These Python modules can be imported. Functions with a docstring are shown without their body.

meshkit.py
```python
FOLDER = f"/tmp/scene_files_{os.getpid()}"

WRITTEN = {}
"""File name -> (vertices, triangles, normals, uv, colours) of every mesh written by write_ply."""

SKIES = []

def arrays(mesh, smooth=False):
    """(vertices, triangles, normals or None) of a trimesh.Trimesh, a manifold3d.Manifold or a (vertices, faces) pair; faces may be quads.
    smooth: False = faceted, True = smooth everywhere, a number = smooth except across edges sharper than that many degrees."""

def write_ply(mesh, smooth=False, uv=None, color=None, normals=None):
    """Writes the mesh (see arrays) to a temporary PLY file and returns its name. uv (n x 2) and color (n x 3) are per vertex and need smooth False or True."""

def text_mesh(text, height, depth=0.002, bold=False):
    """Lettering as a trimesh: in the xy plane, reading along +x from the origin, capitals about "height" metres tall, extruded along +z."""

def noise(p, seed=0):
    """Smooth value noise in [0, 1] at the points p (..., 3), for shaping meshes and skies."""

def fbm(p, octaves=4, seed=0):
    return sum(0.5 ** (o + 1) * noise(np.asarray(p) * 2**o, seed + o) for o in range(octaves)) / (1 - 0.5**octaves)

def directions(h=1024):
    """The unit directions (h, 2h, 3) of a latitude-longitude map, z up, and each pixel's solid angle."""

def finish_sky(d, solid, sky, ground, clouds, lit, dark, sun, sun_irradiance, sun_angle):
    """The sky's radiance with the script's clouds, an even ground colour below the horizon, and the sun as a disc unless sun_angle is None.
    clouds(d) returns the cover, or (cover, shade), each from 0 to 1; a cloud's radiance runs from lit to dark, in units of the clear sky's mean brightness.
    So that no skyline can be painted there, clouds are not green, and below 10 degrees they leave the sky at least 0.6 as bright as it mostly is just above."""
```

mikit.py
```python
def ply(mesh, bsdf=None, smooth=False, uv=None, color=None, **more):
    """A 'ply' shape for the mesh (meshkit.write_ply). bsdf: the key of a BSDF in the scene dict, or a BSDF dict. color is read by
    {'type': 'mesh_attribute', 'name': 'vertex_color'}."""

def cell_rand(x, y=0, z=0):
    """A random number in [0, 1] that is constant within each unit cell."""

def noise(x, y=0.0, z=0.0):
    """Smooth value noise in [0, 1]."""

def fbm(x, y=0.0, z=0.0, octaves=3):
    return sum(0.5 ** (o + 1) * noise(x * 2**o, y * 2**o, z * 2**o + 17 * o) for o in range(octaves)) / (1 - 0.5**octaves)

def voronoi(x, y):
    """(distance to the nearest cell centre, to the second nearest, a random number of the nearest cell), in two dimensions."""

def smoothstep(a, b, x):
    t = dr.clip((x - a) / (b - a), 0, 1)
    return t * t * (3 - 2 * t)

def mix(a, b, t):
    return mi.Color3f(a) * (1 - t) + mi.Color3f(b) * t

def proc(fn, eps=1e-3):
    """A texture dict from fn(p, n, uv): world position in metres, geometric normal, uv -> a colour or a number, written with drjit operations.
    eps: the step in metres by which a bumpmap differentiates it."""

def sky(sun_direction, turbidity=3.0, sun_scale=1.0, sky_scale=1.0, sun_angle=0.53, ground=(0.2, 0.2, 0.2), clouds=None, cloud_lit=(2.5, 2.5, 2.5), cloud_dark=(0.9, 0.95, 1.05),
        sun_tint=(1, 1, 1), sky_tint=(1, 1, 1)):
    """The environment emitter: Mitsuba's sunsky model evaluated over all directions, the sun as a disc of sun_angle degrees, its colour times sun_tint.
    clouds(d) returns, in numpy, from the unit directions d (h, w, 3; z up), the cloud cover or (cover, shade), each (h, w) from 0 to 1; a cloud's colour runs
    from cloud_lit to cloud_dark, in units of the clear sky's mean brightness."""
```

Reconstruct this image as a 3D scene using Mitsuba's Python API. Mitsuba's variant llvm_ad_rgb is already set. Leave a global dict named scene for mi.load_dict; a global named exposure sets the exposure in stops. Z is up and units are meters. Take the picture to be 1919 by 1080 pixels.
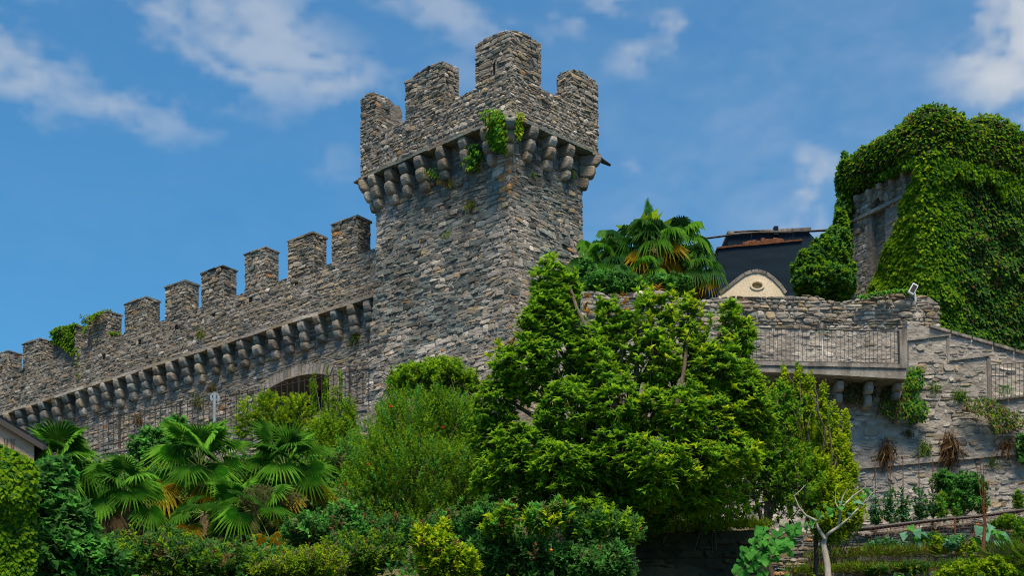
import math, zlib
import numpy as np, trimesh, shapely
import shapely.geometry as sg
import drjit as dr
import mitsuba as mi
import mikit, meshkit
T = mi.ScalarTransform4f

# ------------------------------------------------------------------ camera, sky, exposure
FPX, CX, YH = 2800.0, 959.5, 1456.0          # focal length and horizon of the photograph, in its pixels
exposure = 2.22
scene, labels = {}, {}
scene['camera'] = {'type': 'perspective', 'fov': math.degrees(2 * math.atan(959.5 / FPX)), 'fov_axis': 'x',
                   'principal_point_offset_x': 0.0, 'principal_point_offset_y': -(YH - 540) / 1080.0,
                   'near_clip': 0.5, 'far_clip': 900.0,
                   'to_world': T().look_at(origin=[0, 0, 0], target=[0, 1, 0], up=[0, 0, 1])}


CLOUD_BANKS = ((-19.2, 25.0, 3.0, 1.6, -20, 1.05), (-15.6, 23.9, 3.6, 1.0, -12, 0.9), (-20.0, 26.5, 2.0, 1.2, 0, .7), (-10.6, 26.2, 3.4, 1.7, -16, 1.05), (-7.6, 25.2, 2.6, 1.0, -14, 1.0), (-12.4, 27.2, 2.4, .8, 8, .6),
               (-3.2, 27.6, 3.2, 1.0, -20, 0.9), (-1.8, 25.0, 1.6, 1.3, 0, 0.6), (3.0, 27.2, 1.7, .8, 12, .9), (5.6, 26.2, 1.6, 0.7, 20, 1.1), (4.6, 29.2, 3.2, .8, 0, 1.25), (9.0, 28.9, 2.0, .8, 0, .7),
               (20.6, 25.6, 3.2, 2.0, 22, 1.6), (22.5, 23.6, 3.0, 2.2, 0, 1.4), (18.0, 28.0, 4.5, 1.6, -10, 0.75), (11.8, 21.6, 1.4, 1.3, 35, 1.05), (12.0, 20.0, .8, 1.5, -25, .9), (10.4, 19.7, 1.0, .5, 25, .9),
               (4.2, 22.2, 1.8, .8, 4, 0.7), (6.5, 20.0, 3.0, 1.0, 0, 0.55), (-6.6, 22.2, 1.6, 0.7, 8, 0.6), (15.0, 25.2, 2.5, 1.2, 10, 0.5),
               (-27, 27, 4, 2, -12, 1.0), (30, 26, 5, 2.5, 10, 1.2), (-40, 31, 7, 3, 8, 1.0), (48, 30, 8, 3, -6, 1.0), (0, 38, 9, 3, 4, .9), (-25, 41, 8, 3, -10, 1.0), (28, 43, 9, 3, 8, 1.0), (80, 28, 9, 3, 0, 1), (-80, 26, 9, 3, 6, 1), (120, 34, 10, 4, 0, 1), (-125, 32, 10, 4, 0, 1), (170, 36, 10, 4, 0, .9))


def sky_clouds(d):
    az = np.degrees(np.arctan2(d[..., 0], d[..., 1]))
    el = np.degrees(np.arcsin(np.clip(d[..., 2], -1, 1)))
    zero = d[..., 2] * 0
    ang = np.stack([az * 0.30 - el * 0.06, el * 0.62 + az * 0.10, zero], -1)
    w1 = meshkit.fbm(ang * 0.8 + 3.1, 4, 5) - 0.5
    w2 = meshkit.fbm(ang * 0.8 + 41.7, 4, 6) - 0.5
    warp = ang + np.stack([w1 * 2.4, w2 * 1.6, zero], -1)
    wisp = meshkit.fbm(warp, 6, 11)
    fine = meshkit.fbm(warp * np.array([2.3, 3.1, 1]) + 7.7, 6, 23)
    hair = meshkit.fbm(np.stack([az * 1.3 + el * 0.5 + w1 * 4, el * 2.6 - az * 0.5 + w2 * 4, zero], -1), 5, 37)
    dens = 0.5 + 1.35 * (0.46 * wisp + 0.32 * fine + 0.22 * hair - 0.5)
    big = meshkit.fbm(np.stack([az * 0.05, el * 0.09, zero + 9], -1), 3, 31)
    cover = np.clip((dens - 0.50) * 3.0, 0, 1) * np.clip((big - 0.50) * 4, 0, 1) * 0.5
    shade = zero
    # the cloud banks of that afternoon: azimuth, elevation, half width, half height, tilt, strength
    for a, e, w, h, t, s in CLOUD_BANKS:
        c, sn = math.cos(math.radians(t)), math.sin(math.radians(t))
        x, y = (az - a) * c + (el - e) * sn, -(az - a) * sn + (el - e) * c
        m = np.exp(-((x / (1.25 * w)) ** 2 + (y / (1.25 * h)) ** 2))
        q = np.clip((dens - 0.34 + 0.14 * (m * min(s, 1.5) - 0.5)) / 0.36, 0, 1)
        k = np.clip(m * 1.25 * s, 0, 1) * q * q * (3 - 2 * q) * min(1.0, 0.58 * s)
        cover = np.maximum(cover, k)
    veil = 0.08 + 0.33 * np.clip((az + 8) / 22, 0, 1) * np.clip((31 - el) / 12, 0, 1) * (0.35 + 1.3 * np.clip(hair * .5 + wisp * .5 - .25, 0, 1))
    cover = np.clip(np.maximum(cover, veil), 0, 1)
    return cover, np.clip(0.45 - 1.5 * (dens - 0.5), 0, 1)


SUN_AZ, SUN_EL = 174.0, 64.0                     # azimuth from the view direction, clockwise
sun_dir = (math.sin(math.radians(SUN_AZ)) * math.cos(math.radians(SUN_EL)), math.cos(math.radians(SUN_AZ)) * math.cos(math.radians(SUN_EL)), math.sin(math.radians(SUN_EL)))
scene['sky'] = mikit.sky(sun_dir, turbidity=2.6, sun_scale=1.0, sky_scale=0.78, sun_angle=20.0, clouds=sky_clouds,
                         cloud_lit=(2.1, 2.25, 2.45), cloud_dark=(1.3, 1.55, 1.9), sun_tint=(1.0, 0.95, 0.86), sky_tint=(0.31, 0.93, 1.14), ground=(0.12, 0.14, 0.10))


# ------------------------------------------------------------------ helpers
def rng_of(name):
    return np.random.default_rng(zlib.crc32(name.encode()))


def P(x, y, d):
    """The point at distance d (along the view) that the photograph shows at pixel x, y."""
    return np.array([(x - CX) / FPX * d, d, (YH - y) / FPX * d])


def numbered(key):
    if key not in scene and key not in labels:
        return key
    n = 1
    while f'{key}_{n:03d}' in scene or f'{key}_{n:03d}' in labels:
        n += 1
    return f'{key}_{n:03d}'


_count = {}


def fast_number(key):
    n = _count.get(key, 0)
    _count[key] = n + 1
    return key if n == 0 else f'{key}_{n:03d}'


def obj(key, mesh, bsdf, smooth=False, uv=None, part=False):
    key = fast_number(key)
    scene[key] = mikit.ply(mesh, bsdf, smooth, uv)
    return key


def thing(name, label, cat, group=None):
    key = fast_number(name)
    labels[key] = {'label': label, 'category': cat}
    if group:
        labels[key]['group'] = group
    return key


def merge(parts):
    """parts: (verts, faces, uv) triples -> one."""
    at, V, Fc, U = 0, [], [], []
    for v, f, u in parts:
        V.append(v); Fc.append(np.asarray(f) + at); U.append(u)
        at += len(v)
    return np.vstack(V), np.vstack(Fc), np.vstack(U)


def box(x0, x1, y0, y1, z0, z1):
    m = trimesh.creation.box((x1 - x0, y1 - y0, z1 - z0))
    m.apply_translation(((x0 + x1) / 2, (y0 + y1) / 2, (z0 + z1) / 2))
    return m


def cat(ms):
    return trimesh.util.concatenate(ms)


def tube(pts, rad, sides=7, cap=True):
    p = np.asarray(pts, float)
    r = np.broadcast_to(rad, (len(p),))
    t = np.gradient(p, axis=0)
    t /= np.linalg.norm(t, axis=1, keepdims=True) + 1e-12
    ref = np.array([0.31, 0.95, 0.05]) if abs(t[:, 2]).mean() > 0.7 else np.array([0.05, 0.08, 1.0])
    a = np.cross(t, ref); a /= np.linalg.norm(a, axis=1, keepdims=True) + 1e-12
    b = np.cross(t, a)
    ang = np.arange(sides) * 2 * np.pi / sides
    v = (p[:, None] + r[:, None, None] * (np.cos(ang)[None, :, None] * a[:, None] + np.sin(ang)[None, :, None] * b[:, None])).reshape(-1, 3)
    i, j = np.meshgrid(np.arange(len(p) - 1), np.arange(sides), indexing='ij')
    q = np.stack([i * sides + j, i * sides + (j + 1) % sides, (i + 1) * sides + (j + 1) % sides, (i + 1) * sides + j], -1).reshape(-1, 4)
    f = np.vstack([q[:, [0, 2, 1]], q[:, [0, 3, 2]]])
    if cap:
        n = len(v)
        v = np.vstack([v, p[:1], p[-1:]])
        k = np.arange(sides)
        f = np.vstack([f, np.stack([k, (k + 1) % sides, k * 0 + n], 1), np.stack([(k + 1) % sides + n - sides, k + n - sides, k * 0 + n + 1], 1)])
    return trimesh.Trimesh(v, f, process=False)


def rock(rng, size, power=0.55, amp=0.08, sub=2):
    """A rounded, uneven block."""
    m = trimesh.creation.icosphere(sub)
    v = np.array(m.vertices)
    v = np.sign(v) * np.abs(v) ** power
    v /= np.abs(v).max(0)
    v *= 1 + amp * (meshkit.fbm(v * 1.7 + rng.uniform(0, 50, 3), 3)[:, None] - 0.5) * 2
    return trimesh.Trimesh(v * np.asarray(size) / 2, m.faces, process=False)


# ------------------------------------------------------------------ materials
STONE = [((0.147, 0.140, 0.128), (0.284, 0.272, 0.251)),       # 0 grey gneiss
         ((0.078, 0.099, 0.101), (0.175, 0.203, 0.202)),         # 1 blue grey slate
         ((0.202, 0.167, 0.114), (0.349, 0.288, 0.202)),           # 2 tan
         ((0.248, 0.131, 0.057), (0.404, 0.234, 0.101)),         # 3 rust
         ((0.055, 0.059, 0.057), (0.120, 0.122, 0.116)),        # 4 dark
         ((0.303, 0.290, 0.271), (0.459, 0.436, 0.404)),         # 5 pale
         ((0.151, 0.131, 0.106), (0.257, 0.230, 0.189)),        # 6 brown grey
         ((0.225, 0.216, 0.202), (0.354, 0.338, 0.316))]         # 7 light grey



def pick(table, u, v, n):
    i = dr.floor(u * n)
    c = mi.Color3f(0)
    for k, (a, b) in enumerate(table):
        c = dr.select(i == k, mikit.mix(a, b, v), c)
    return c


def stone_color(p, n, uv):
    c = pick(STONE, uv.x, uv.y, 8)
    g = mikit.fbm(p.x * 9, p.y * 9, p.z * 14, 4)
    s = mikit.fbm(p.x * 0.5 + 7, p.y * 0.5, p.z * 0.35, 3)
    lich = mikit.smoothstep(0.60, 0.70, mikit.fbm(p.x * 3.1 + 30, p.y * 3.1, p.z * 3.1, 3))
    st = mikit.fbm(p.x * 1.7 + p.y * 0.6, p.y * 1.1 - p.x * 0.4, p.z * 0.22 + 3, 3)
    c = c * (0.62 + 0.76 * g) * (0.70 + 0.60 * s) * (0.62 + 0.76 * st)
    return mikit.mix(c, c * 0.5 + mi.Color3f(.09, .09, .075), lich * 0.4)


def stone_bump(p, n, uv):
    return 0.02 * mikit.fbm(p.x * 14, p.y * 14, p.z * 22, 3)


def diffuse(tex, bump=None, rough=0.9, spec=0.25, eps=2e-3):
    b = {'type': 'principled', 'base_color': tex if isinstance(tex, dict) else {'type': 'rgb', 'value': tex}, 'roughness': rough, 'specular': spec}
    if bump is not None:
        b = {'type': 'bumpmap', 'tex': mikit.proc(bump, eps), 'scale': 1.0, 'bsdf': b}
    return {'type': 'twosided', 'bsdf': b}


scene['mat_stone'] = diffuse(mikit.proc(stone_color), stone_bump)


def mortar_color(p, n, uv):
    g = mikit.fbm(p.x * 6, p.y * 6, p.z * 6, 4)
    s = mikit.fbm(p.x * 0.6, p.y * 0.6, p.z * 0.6 + 5, 3)
    return mikit.mix((.085, .081, .074), (.25, .242, .228), g) * (0.7 + 0.6 * s)


def rough_bump(p, n, uv):
    return 0.05 * mikit.fbm(p.x * 7, p.y * 7, p.z * 9, 4)


scene['mat_mortar'] = diffuse(mikit.proc(mortar_color), rough_bump)


def render_color(p, n, uv):
    g = mikit.fbm(p.x * 3, p.y * 3, p.z * 5, 4)
    s = mikit.fbm(p.x * 0.7 + 4, p.y * 0.7, p.z * 0.5, 3)
    f = mikit.fbm(p.x * 15, p.y * 15, p.z * 24, 3)
    c = mikit.mix((.15, .144, .135), (.36, .347, .327), mikit.smoothstep(.2, .8, g * 0.55 + s * 0.45))
    return c * (0.7 + 0.6 * f)


scene['mat_render'] = diffuse(mikit.proc(render_color), rough_bump)


def concrete_color(p, n, uv):
    g = mikit.fbm(p.x * 2.5, p.y * 2.5, p.z * 1.2, 4)
    f = mikit.fbm(p.x * 20, p.y * 20, p.z * 20, 3)
    st = mikit.fbm(p.x * 9, p.y * 9, p.z * 0.7, 3)
    return mikit.mix((.08, .077, .073), (.27, .262, .25), mikit.smoothstep(.25, .75, g * .6 + st * .4)) * (0.75 + 0.5 * f)


scene['mat_concrete'] = diffuse(mikit.proc(concrete_color), lambda p, n, uv: 0.01 * mikit.fbm(p.x * 18, p.y * 18, p.z * 18, 3))
scene['mat_hole_shade'] = diffuse((.012, .012, .012), spec=.05)  # near-black colour stands in for the shade inside the openings
scene['mat_iron'] = diffuse((.022, .022, .024), rough=0.55, spec=0.4)
scene['mat_rust'] = diffuse(mikit.proc(lambda p, n, uv: mikit.mix((.05, .022, .012), (.17, .07, .035), mikit.fbm(p.x * 9, p.y * 9, p.z * 5, 4))), rough=0.9)
scene['mat_galvanised'] = diffuse(mikit.proc(lambda p, n, uv: mikit.mix((.16, .20, .25), (.27, .33, .39), mikit.fbm(p.x * 6, p.y * 6, p.z * 6, 4))), rough=0.5, spec=0.5)


def bark_color(p, n, uv):
    g = mikit.fbm(p.x * 16, p.y * 16, p.z * 4, 4)
    return mikit.mix((.035, .028, .022), (.16, .135, .105), g)


scene['mat_bark'] = diffuse(mikit.proc(bark_color), lambda p, n, uv: 0.02 * mikit.fbm(p.x * 25, p.y * 25, p.z * 6, 3))
scene['mat_pale_bark'] = diffuse(mikit.proc(lambda p, n, uv: mikit.mix((.16, .15, .13), (.42, .40, .36), mikit.fbm(p.x * 14, p.y * 14, p.z * 6, 4))))
scene['mat_fibre'] = diffuse(mikit.proc(lambda p, n, uv: mikit.mix((.05, .035, .022), (.26, .20, .13), mikit.fbm(p.x * 22, p.y * 22, p.z * 5, 4))), lambda p, n, uv: 0.04 * mikit.fbm(p.x * 25, p.y * 25, p.z * 5, 3))


# ------------------------------------------------------------------ rubble masonry, stone by stone
QF = np.array([[i, (i + 1) % 8, 8 + (i + 1) % 8] for i in range(8)] + [[i, 8 + (i + 1) % 8, 8 + i] for i in range(8)] +
              [[8 + i, 8 + (i + 1) % 8, 16 + (i + 1) % 8] for i in range(8)] + [[8 + i, 16 + (i + 1) % 8, 16 + i] for i in range(8)] +
              [[16 + i, 16 + (i + 1) % 8, 24] for i in range(8)])


def rubble(name, region, mapf, ch, cw, tone, out=(.02, .07), round_=0.3, wav=0.05, gap=0.018, hv=0.55, fill=1.0, bend=0.0):
    """Stones over region (a shapely polygon in wall coordinates s, t). mapf(s, t, h) -> world; tone(rng, s, t) -> (material row, brightness).
    Returns (V (n,25,3), uv (n,2), area (n))."""
    rng = rng_of(name)
    sd = zlib.crc32(name.encode()) % 1000
    s0, t0, s1, t1 = region.bounds
    cells, t, row = [], t0 - ch * 0.6, 0
    while t < t1:
        h = ch * rng.uniform(1 - hv, 1 + hv)
        s = s0 - rng.uniform(0, cw)
        while s < s1:
            w = cw * float(np.clip(rng.lognormal(0, 0.42), 0.35, 2.4))
            if rng.random() < 0.2 and h > ch * 0.8:
                k = rng.uniform(0.35, 0.65)
                cells.append((s, s + w, t, t + h, 0, k, row)); cells.append((s, s + w, t, t + h, k, 1, row))
            else:
                cells.append((s, s + w, t, t + h, 0, 1, row))
            s += w
        t += h
        row += 1
    c = np.array(cells)
    n = len(c)

    def level(s, t, r):
        q = np.stack([s * 0.9, r * 7.77, s * 0 + sd], -1)
        return t + wav * 2 * (meshkit.noise(q) - 0.5) + wav * (meshkit.noise(q * np.array([3.1, 1, 1])) - 0.5) + bend * s

    sl, sr = c[:, 0] + gap * 0.5 + rng.normal(0, gap, n), c[:, 1] - gap * 0.5 + rng.normal(0, gap, n)
    tilt = rng.normal(0, 0.10, (n, 2)) * (c[:, 3] - c[:, 2])[:, None]
    S = np.stack([sl - tilt[:, 0], (sl + sr) / 2 + rng.normal(0, .12, n) * (sr - sl), sr - tilt[:, 1], sr, sr + tilt[:, 1], (sl + sr) / 2 + rng.normal(0, .12, n) * (sr - sl), sl + tilt[:, 0], sl], 1)
    lo = level(S, c[:, 2:3] + 0 * S, c[:, 6:7] + 0 * S)
    hi = level(S, c[:, 3:4] + 0 * S, c[:, 6:7] + 1 + 0 * S)
    wb = c[:, 4:5] + np.zeros((n, 8)); wt = c[:, 5:6] + np.zeros((n, 8))
    bot, top = lo + (hi - lo) * wb + gap * 0.5, lo + (hi - lo) * wt - gap * 0.5
    sel = np.array([0, 0, 0, .5, 1, 1, 1, .5])
    Tt = bot + (top - bot) * sel
    ctr = np.stack([S.mean(1), Tt.mean(1)], -1)
    q = np.stack([S, Tt], -1)
    corner = np.array([1, 0, 1, 0, 1, 0, 1, 0])
    pull = np.where(corner, rng.uniform(0.4, 1.3, (n, 8)) * round_ * 0.55, rng.uniform(-0.5, 0.8, (n, 8)) * round_ * 0.2)
    q = q + (ctr[:, None] - q) * pull[..., None]
    keep = rng.random(n) < fill
    shapely.prepare(region)
    polys = shapely.polygons(q)
    inside = shapely.contains(region, polys)
    touch = shapely.intersects(region, polys) & ~inside
    for i in np.nonzero(touch)[0]:
        if not polys[i].is_valid:
            keep[i] = False
            continue
        g = polys[i].intersection(region)
        if g.geom_type != 'Polygon' or g.area < 0.002:
            keep[i] = False
            continue
        g = sg.polygon.orient(g.convex_hull)
        r = g.exterior
        q[i] = [r.interpolate(k / 8, True).coords[0] for k in range(8)]
    keep &= inside | touch
    q, ctr = q[keep], q[keep].mean(1)
    n = len(q)
    area = 0.5 * np.abs((q[..., 0] * np.roll(q[..., 1], -1, 1) - q[..., 1] * np.roll(q[..., 0], -1, 1)).sum(1))
    h = rng.uniform(*out, n) * np.clip(np.sqrt(area) / 0.22, 0.6, 1.2)
    slope = rng.normal(0, 0.13, (n, 2))
    inner = q + (ctr[:, None] - q) * (0.16 + 0.5 * round_ * rng.uniform(.5, 1, (n, 1, 1)))

    def lift(z, qq):
        return z + ((qq - ctr[:, None]) * slope[:, None]).sum(-1)

    h1 = lift(h[:, None] * rng.uniform(.45, .75, (n, 8)), q)
    h2 = lift(h[:, None] * rng.uniform(.85, 1.15, (n, 8)), inner)
    st = np.concatenate([q, q, inner, ctr[:, None]], 1)
    hh = np.concatenate([np.full((n, 8), -0.05), np.maximum(h1, 0.004), np.maximum(h2, 0.008), np.maximum(h[:, None] * 1.1, 0.01)], 1)
    V = mapf(st[..., 0], st[..., 1], hh)
    # map may mirror s: keep faces outward
    uv = np.array([tone(rng, a, b) for a, b in ctr]) if n else np.zeros((0, 2))
    uv[:, 0] = (uv[:, 0] + 0.5) / 8
    return V, np.clip(uv, 0, 0.999), area


def outward(V, faces, ref):
    """flips the winding if the first stone's cap faces away from ref"""
    a, b, c = V[0][faces[-1]]
    return faces if np.dot(np.cross(b - a, c - a), ref) > 0 else faces[:, ::-1]


def lay(pool, limit, loose_key, share=None):
    """pool: (part key, V, uv, area, outward direction). The largest become entries of their own, the rest one mesh of kind stuff."""
    every = [(a, k, i) for k, (_, _, _, area, _) in enumerate(pool) for i, a in enumerate(area)]
    every.sort(reverse=True)
    rest = []
    for j, (a, k, i) in enumerate(every):
        key, V, uv, area, ref = pool[k]
        f = outward(V, QF, ref)
        u = np.repeat(uv[i:i + 1], 25, 0)
        if j < limit:
            obj(f'{key}__stone', (V[i], f), 'mat_stone', False, u)
        else:
            rest.append((V[i], f, u))
    if rest:
        v, f, u = merge(rest)
        k = obj(loose_key, (v, f), 'mat_stone', False, u)
        labels[k] = {'kind': 'stuff'}


def tones(weights, lo=0.1, hi=0.95):
    w = np.cumsum(np.asarray(weights, float) / sum(weights))
    return lambda rng, s, t: (int(np.searchsorted(w, rng.random())), rng.uniform(lo, hi))


class Wall:
    """A wall face: origin, horizontal direction along it, outward normal, slope of its courses."""

    def __init__(self, o, es, n, slope=0.0):
        self.o, self.es, self.n, self.slope = np.asarray(o, float), np.asarray(es, float), np.asarray(n, float), slope

    def __call__(self, s, t, h=0.0):
        s, t, h = np.broadcast_arrays(np.asarray(s, float), np.asarray(t, float), np.asarray(h, float))
        z = t + self.slope * s
        return self.o + s[..., None] * self.es + h[..., None] * self.n + z[..., None] * np.array([0, 0, 1.0])

    def at(self, x, y, h=0.0):
        """(s, t) of the point of the face that the photograph shows at pixel x, y"""
        r = P(x, y, 1.0)
        o = self.o + self.n * h
        d = np.dot(o, self.n) / np.dot(r, self.n)
        p = r * d - o
        s = np.dot(p, self.es)
        return s, p[2] - self.slope * s

    def shift(self, h):
        return Wall(self.o + self.n * h, self.es, self.n, self.slope)


def prism(w, poly, h0, h1):
    """the solid over poly (in a wall's s, t) between the depths h0 and h1"""
    m = trimesh.creation.extrude_polygon(poly, h1 - h0, engine='earcut')
    v = np.array(m.vertices)
    p = w(v[:, 0], v[:, 1], v[:, 2] + h0)
    m = trimesh.Trimesh(p, m.faces, process=False)
    if m.volume < 0:
        m.invert()
    return m


def white_uv(n, row, v):
    return np.tile([(row + 0.5) / 8, v], (n, 1))


# ================================================================== the corner tower
A1, A2 = math.radians(46), math.radians(44)
eL = np.array([-math.sin(A1), math.cos(A1), 0.0])
eR = np.array([math.sin(A2), math.cos(A2), 0.0])
nL, nR = -eR, -eL
DC = 54.0
CORNER = np.array([(956 - CX) / FPX * DC, DC, 0.0])
WL, WR, ZL, ZC, ZT = 8.30, 4.86, 24.0, 25.45, 27.12       # parapet widths; ledge, crenel and merlon heights
EDGE = 0.45
C_S = CORNER + (eL + eR) * EDGE
SL, SR = WL - 2 * EDGE, WR - 2 * EDGE
TH = 0.75
tower = thing('stone_tower', 'tall square rubble stone tower with battlements above a ring of corbels', 'tower')


def batter(z):
    return 0.34 * np.clip((21.4 - z) / 6.2, 0, 3) ** 1.4


def shaft_map(es, nn, width):
    def f(s, t, h):
        s, t, h = np.broadcast_arrays(np.asarray(s, float), np.asarray(t, float), np.asarray(h, float))
        b = batter(t)
        s2 = s + b * (-1 + 2 * s / width)
        wob = 0.10 * (meshkit.noise(np.stack([s * .5, t * .5, s * 0 + width], -1)) - 0.5)
        return C_S + s2[..., None] * es + (b + h + wob)[..., None] * nn + t[..., None] * np.array([0, 0, 1.0])
    return f


def sheet(mapf, s0, s1, t0, t1, ns, nt, h=0.0):
    S, Tt = np.meshgrid(np.linspace(s0, s1, ns + 1), np.linspace(t0, t1, nt + 1), indexing='ij')
    v = mapf(S.ravel(), Tt.ravel(), np.full(S.size, h))
    i, j = np.meshgrid(np.arange(ns), np.arange(nt), indexing='ij')
    a = (i * (nt + 1) + j).ravel()
    return trimesh.Trimesh(v, np.vstack([np.stack([a, a + nt + 1, a + nt + 2], 1), np.stack([a, a + nt + 2, a + 1], 1)]), process=False)


mapL, mapR = shaft_map(eL, nL, SL), shaft_map(eR, nR, SR)
Z0 = 9.0
back = C_S + eL * SL + eR * SR
body = [sheet(mapL, 0, SL, Z0, ZL, 14, 24), sheet(mapR, 0, SR, Z0, ZL, 8, 24)]
for o, e, w in ((C_S + eL * SL, eR, SR), (C_S + eR * SR, eL, SL)):
    body.append(sheet(lambda s, t, h, o=o, e=e: o + s[:, None] * e + t[:, None] * np.array([0, 0, 1.0]) + batter(t)[:, None] * (eL if e is eR else eR), -0.0, w, Z0, ZL, 4, 24))
obj(tower + '__shaft', cat(body), 'mat_mortar')

parL = Wall(CORNER, eL, nL)
parR = Wall(CORNER, eR, nR)
up = np.array([0, 0, 1.0])


def tower_tone(rng, s, t):
    dark = meshkit.fbm(np.array([s * .45 + 3, t * .4, 2.0]), 3) + 0.05 * (t - 19)
    r = rng.random()
    if s < .45 and 21.2 < t < 22.6 and r < .45:
        return (3 if r < .3 else 2), rng.uniform(.5, 1)
    if r < 0.010:
        return 3, rng.uniform(.2, .9)
    if r < 0.06:
        return 2, rng.uniform(.2, .9)
    if dark > 0.56 and r < 0.55:
        return 1, rng.uniform(.1, .9)
    if dark > 0.57:
        return (4 if r < .72 else 0), rng.uniform(.1, .8)
    return (7 if r < .52 else 5 if r < .60 else 0 if r < .92 else 1), rng.uniform(.2, .85)


cob_tone = tones([4, 1.0, 1.3, .08, .3, .9, 2.6, 1.4])
par_part = tower + '__parapet'
m_solid = []
full = lambda s0, s1, t0, t1: sg.box(s0, t0, s1, t1)
# parapet ring
for w, wid in ((parL, WL), (parR, WR)):
    m_solid.append(prism(w, full(0, wid, ZL, ZC), -TH, 0))
farL = Wall(CORNER + eR * WR, eL, eR)
farR = Wall(CORNER + eL * WL, eR, eL)
for w, wid in ((farL, WL), (farR, WR)):
    m_solid.append(prism(w, full(0.01, wid, ZL, ZC - .01), -TH, -0.004))
obj(par_part, cat(m_solid), 'mat_mortar')
obj(tower + '__platform', box(0, 1, 0, 1, 0, 1) if False else prism(Wall(CORNER + up * 0, eL, nL), full(0.3, WL - .3, ZL + .02, ZL + .2), -WR + .3, -.3), 'mat_concrete')


def top_poly(rng, s0, s1, t0, t1, rough=0.05, cl=0.0, cr=0.0):
    """a merlon's face with an eroded top"""
    n = 9
    xs = np.linspace(s0, s1, n)
    ys = t1 + rng.normal(0, rough, n)
    ys[0] -= cl; ys[-1] -= cr
    ys[1] -= cl * .3; ys[-2] -= cr * .3
    return sg.Polygon([(s0, t0), (s1, t0)] + list(zip(xs[::-1], ys[::-1])))


pool = []
rl = (lambda *a: None)
# shaft stones
pool.append((tower + '__shaft', *rubble('shaftL', full(-0.04, SL + .03, 13.2, ZL - .05), mapL, .118, .33, tower_tone, out=(.008, .05), round_=.25, wav=.08, gap=.010, hv=.65), nL))
pool.append((tower + '__shaft', *rubble('shaftR', full(-0.04, SR + .03, 13.4, ZL - .05), mapR, .13, .28, tower_tone, out=(.008, .05), round_=.3, wav=.08, gap=.011, hv=.65), nR))
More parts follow.
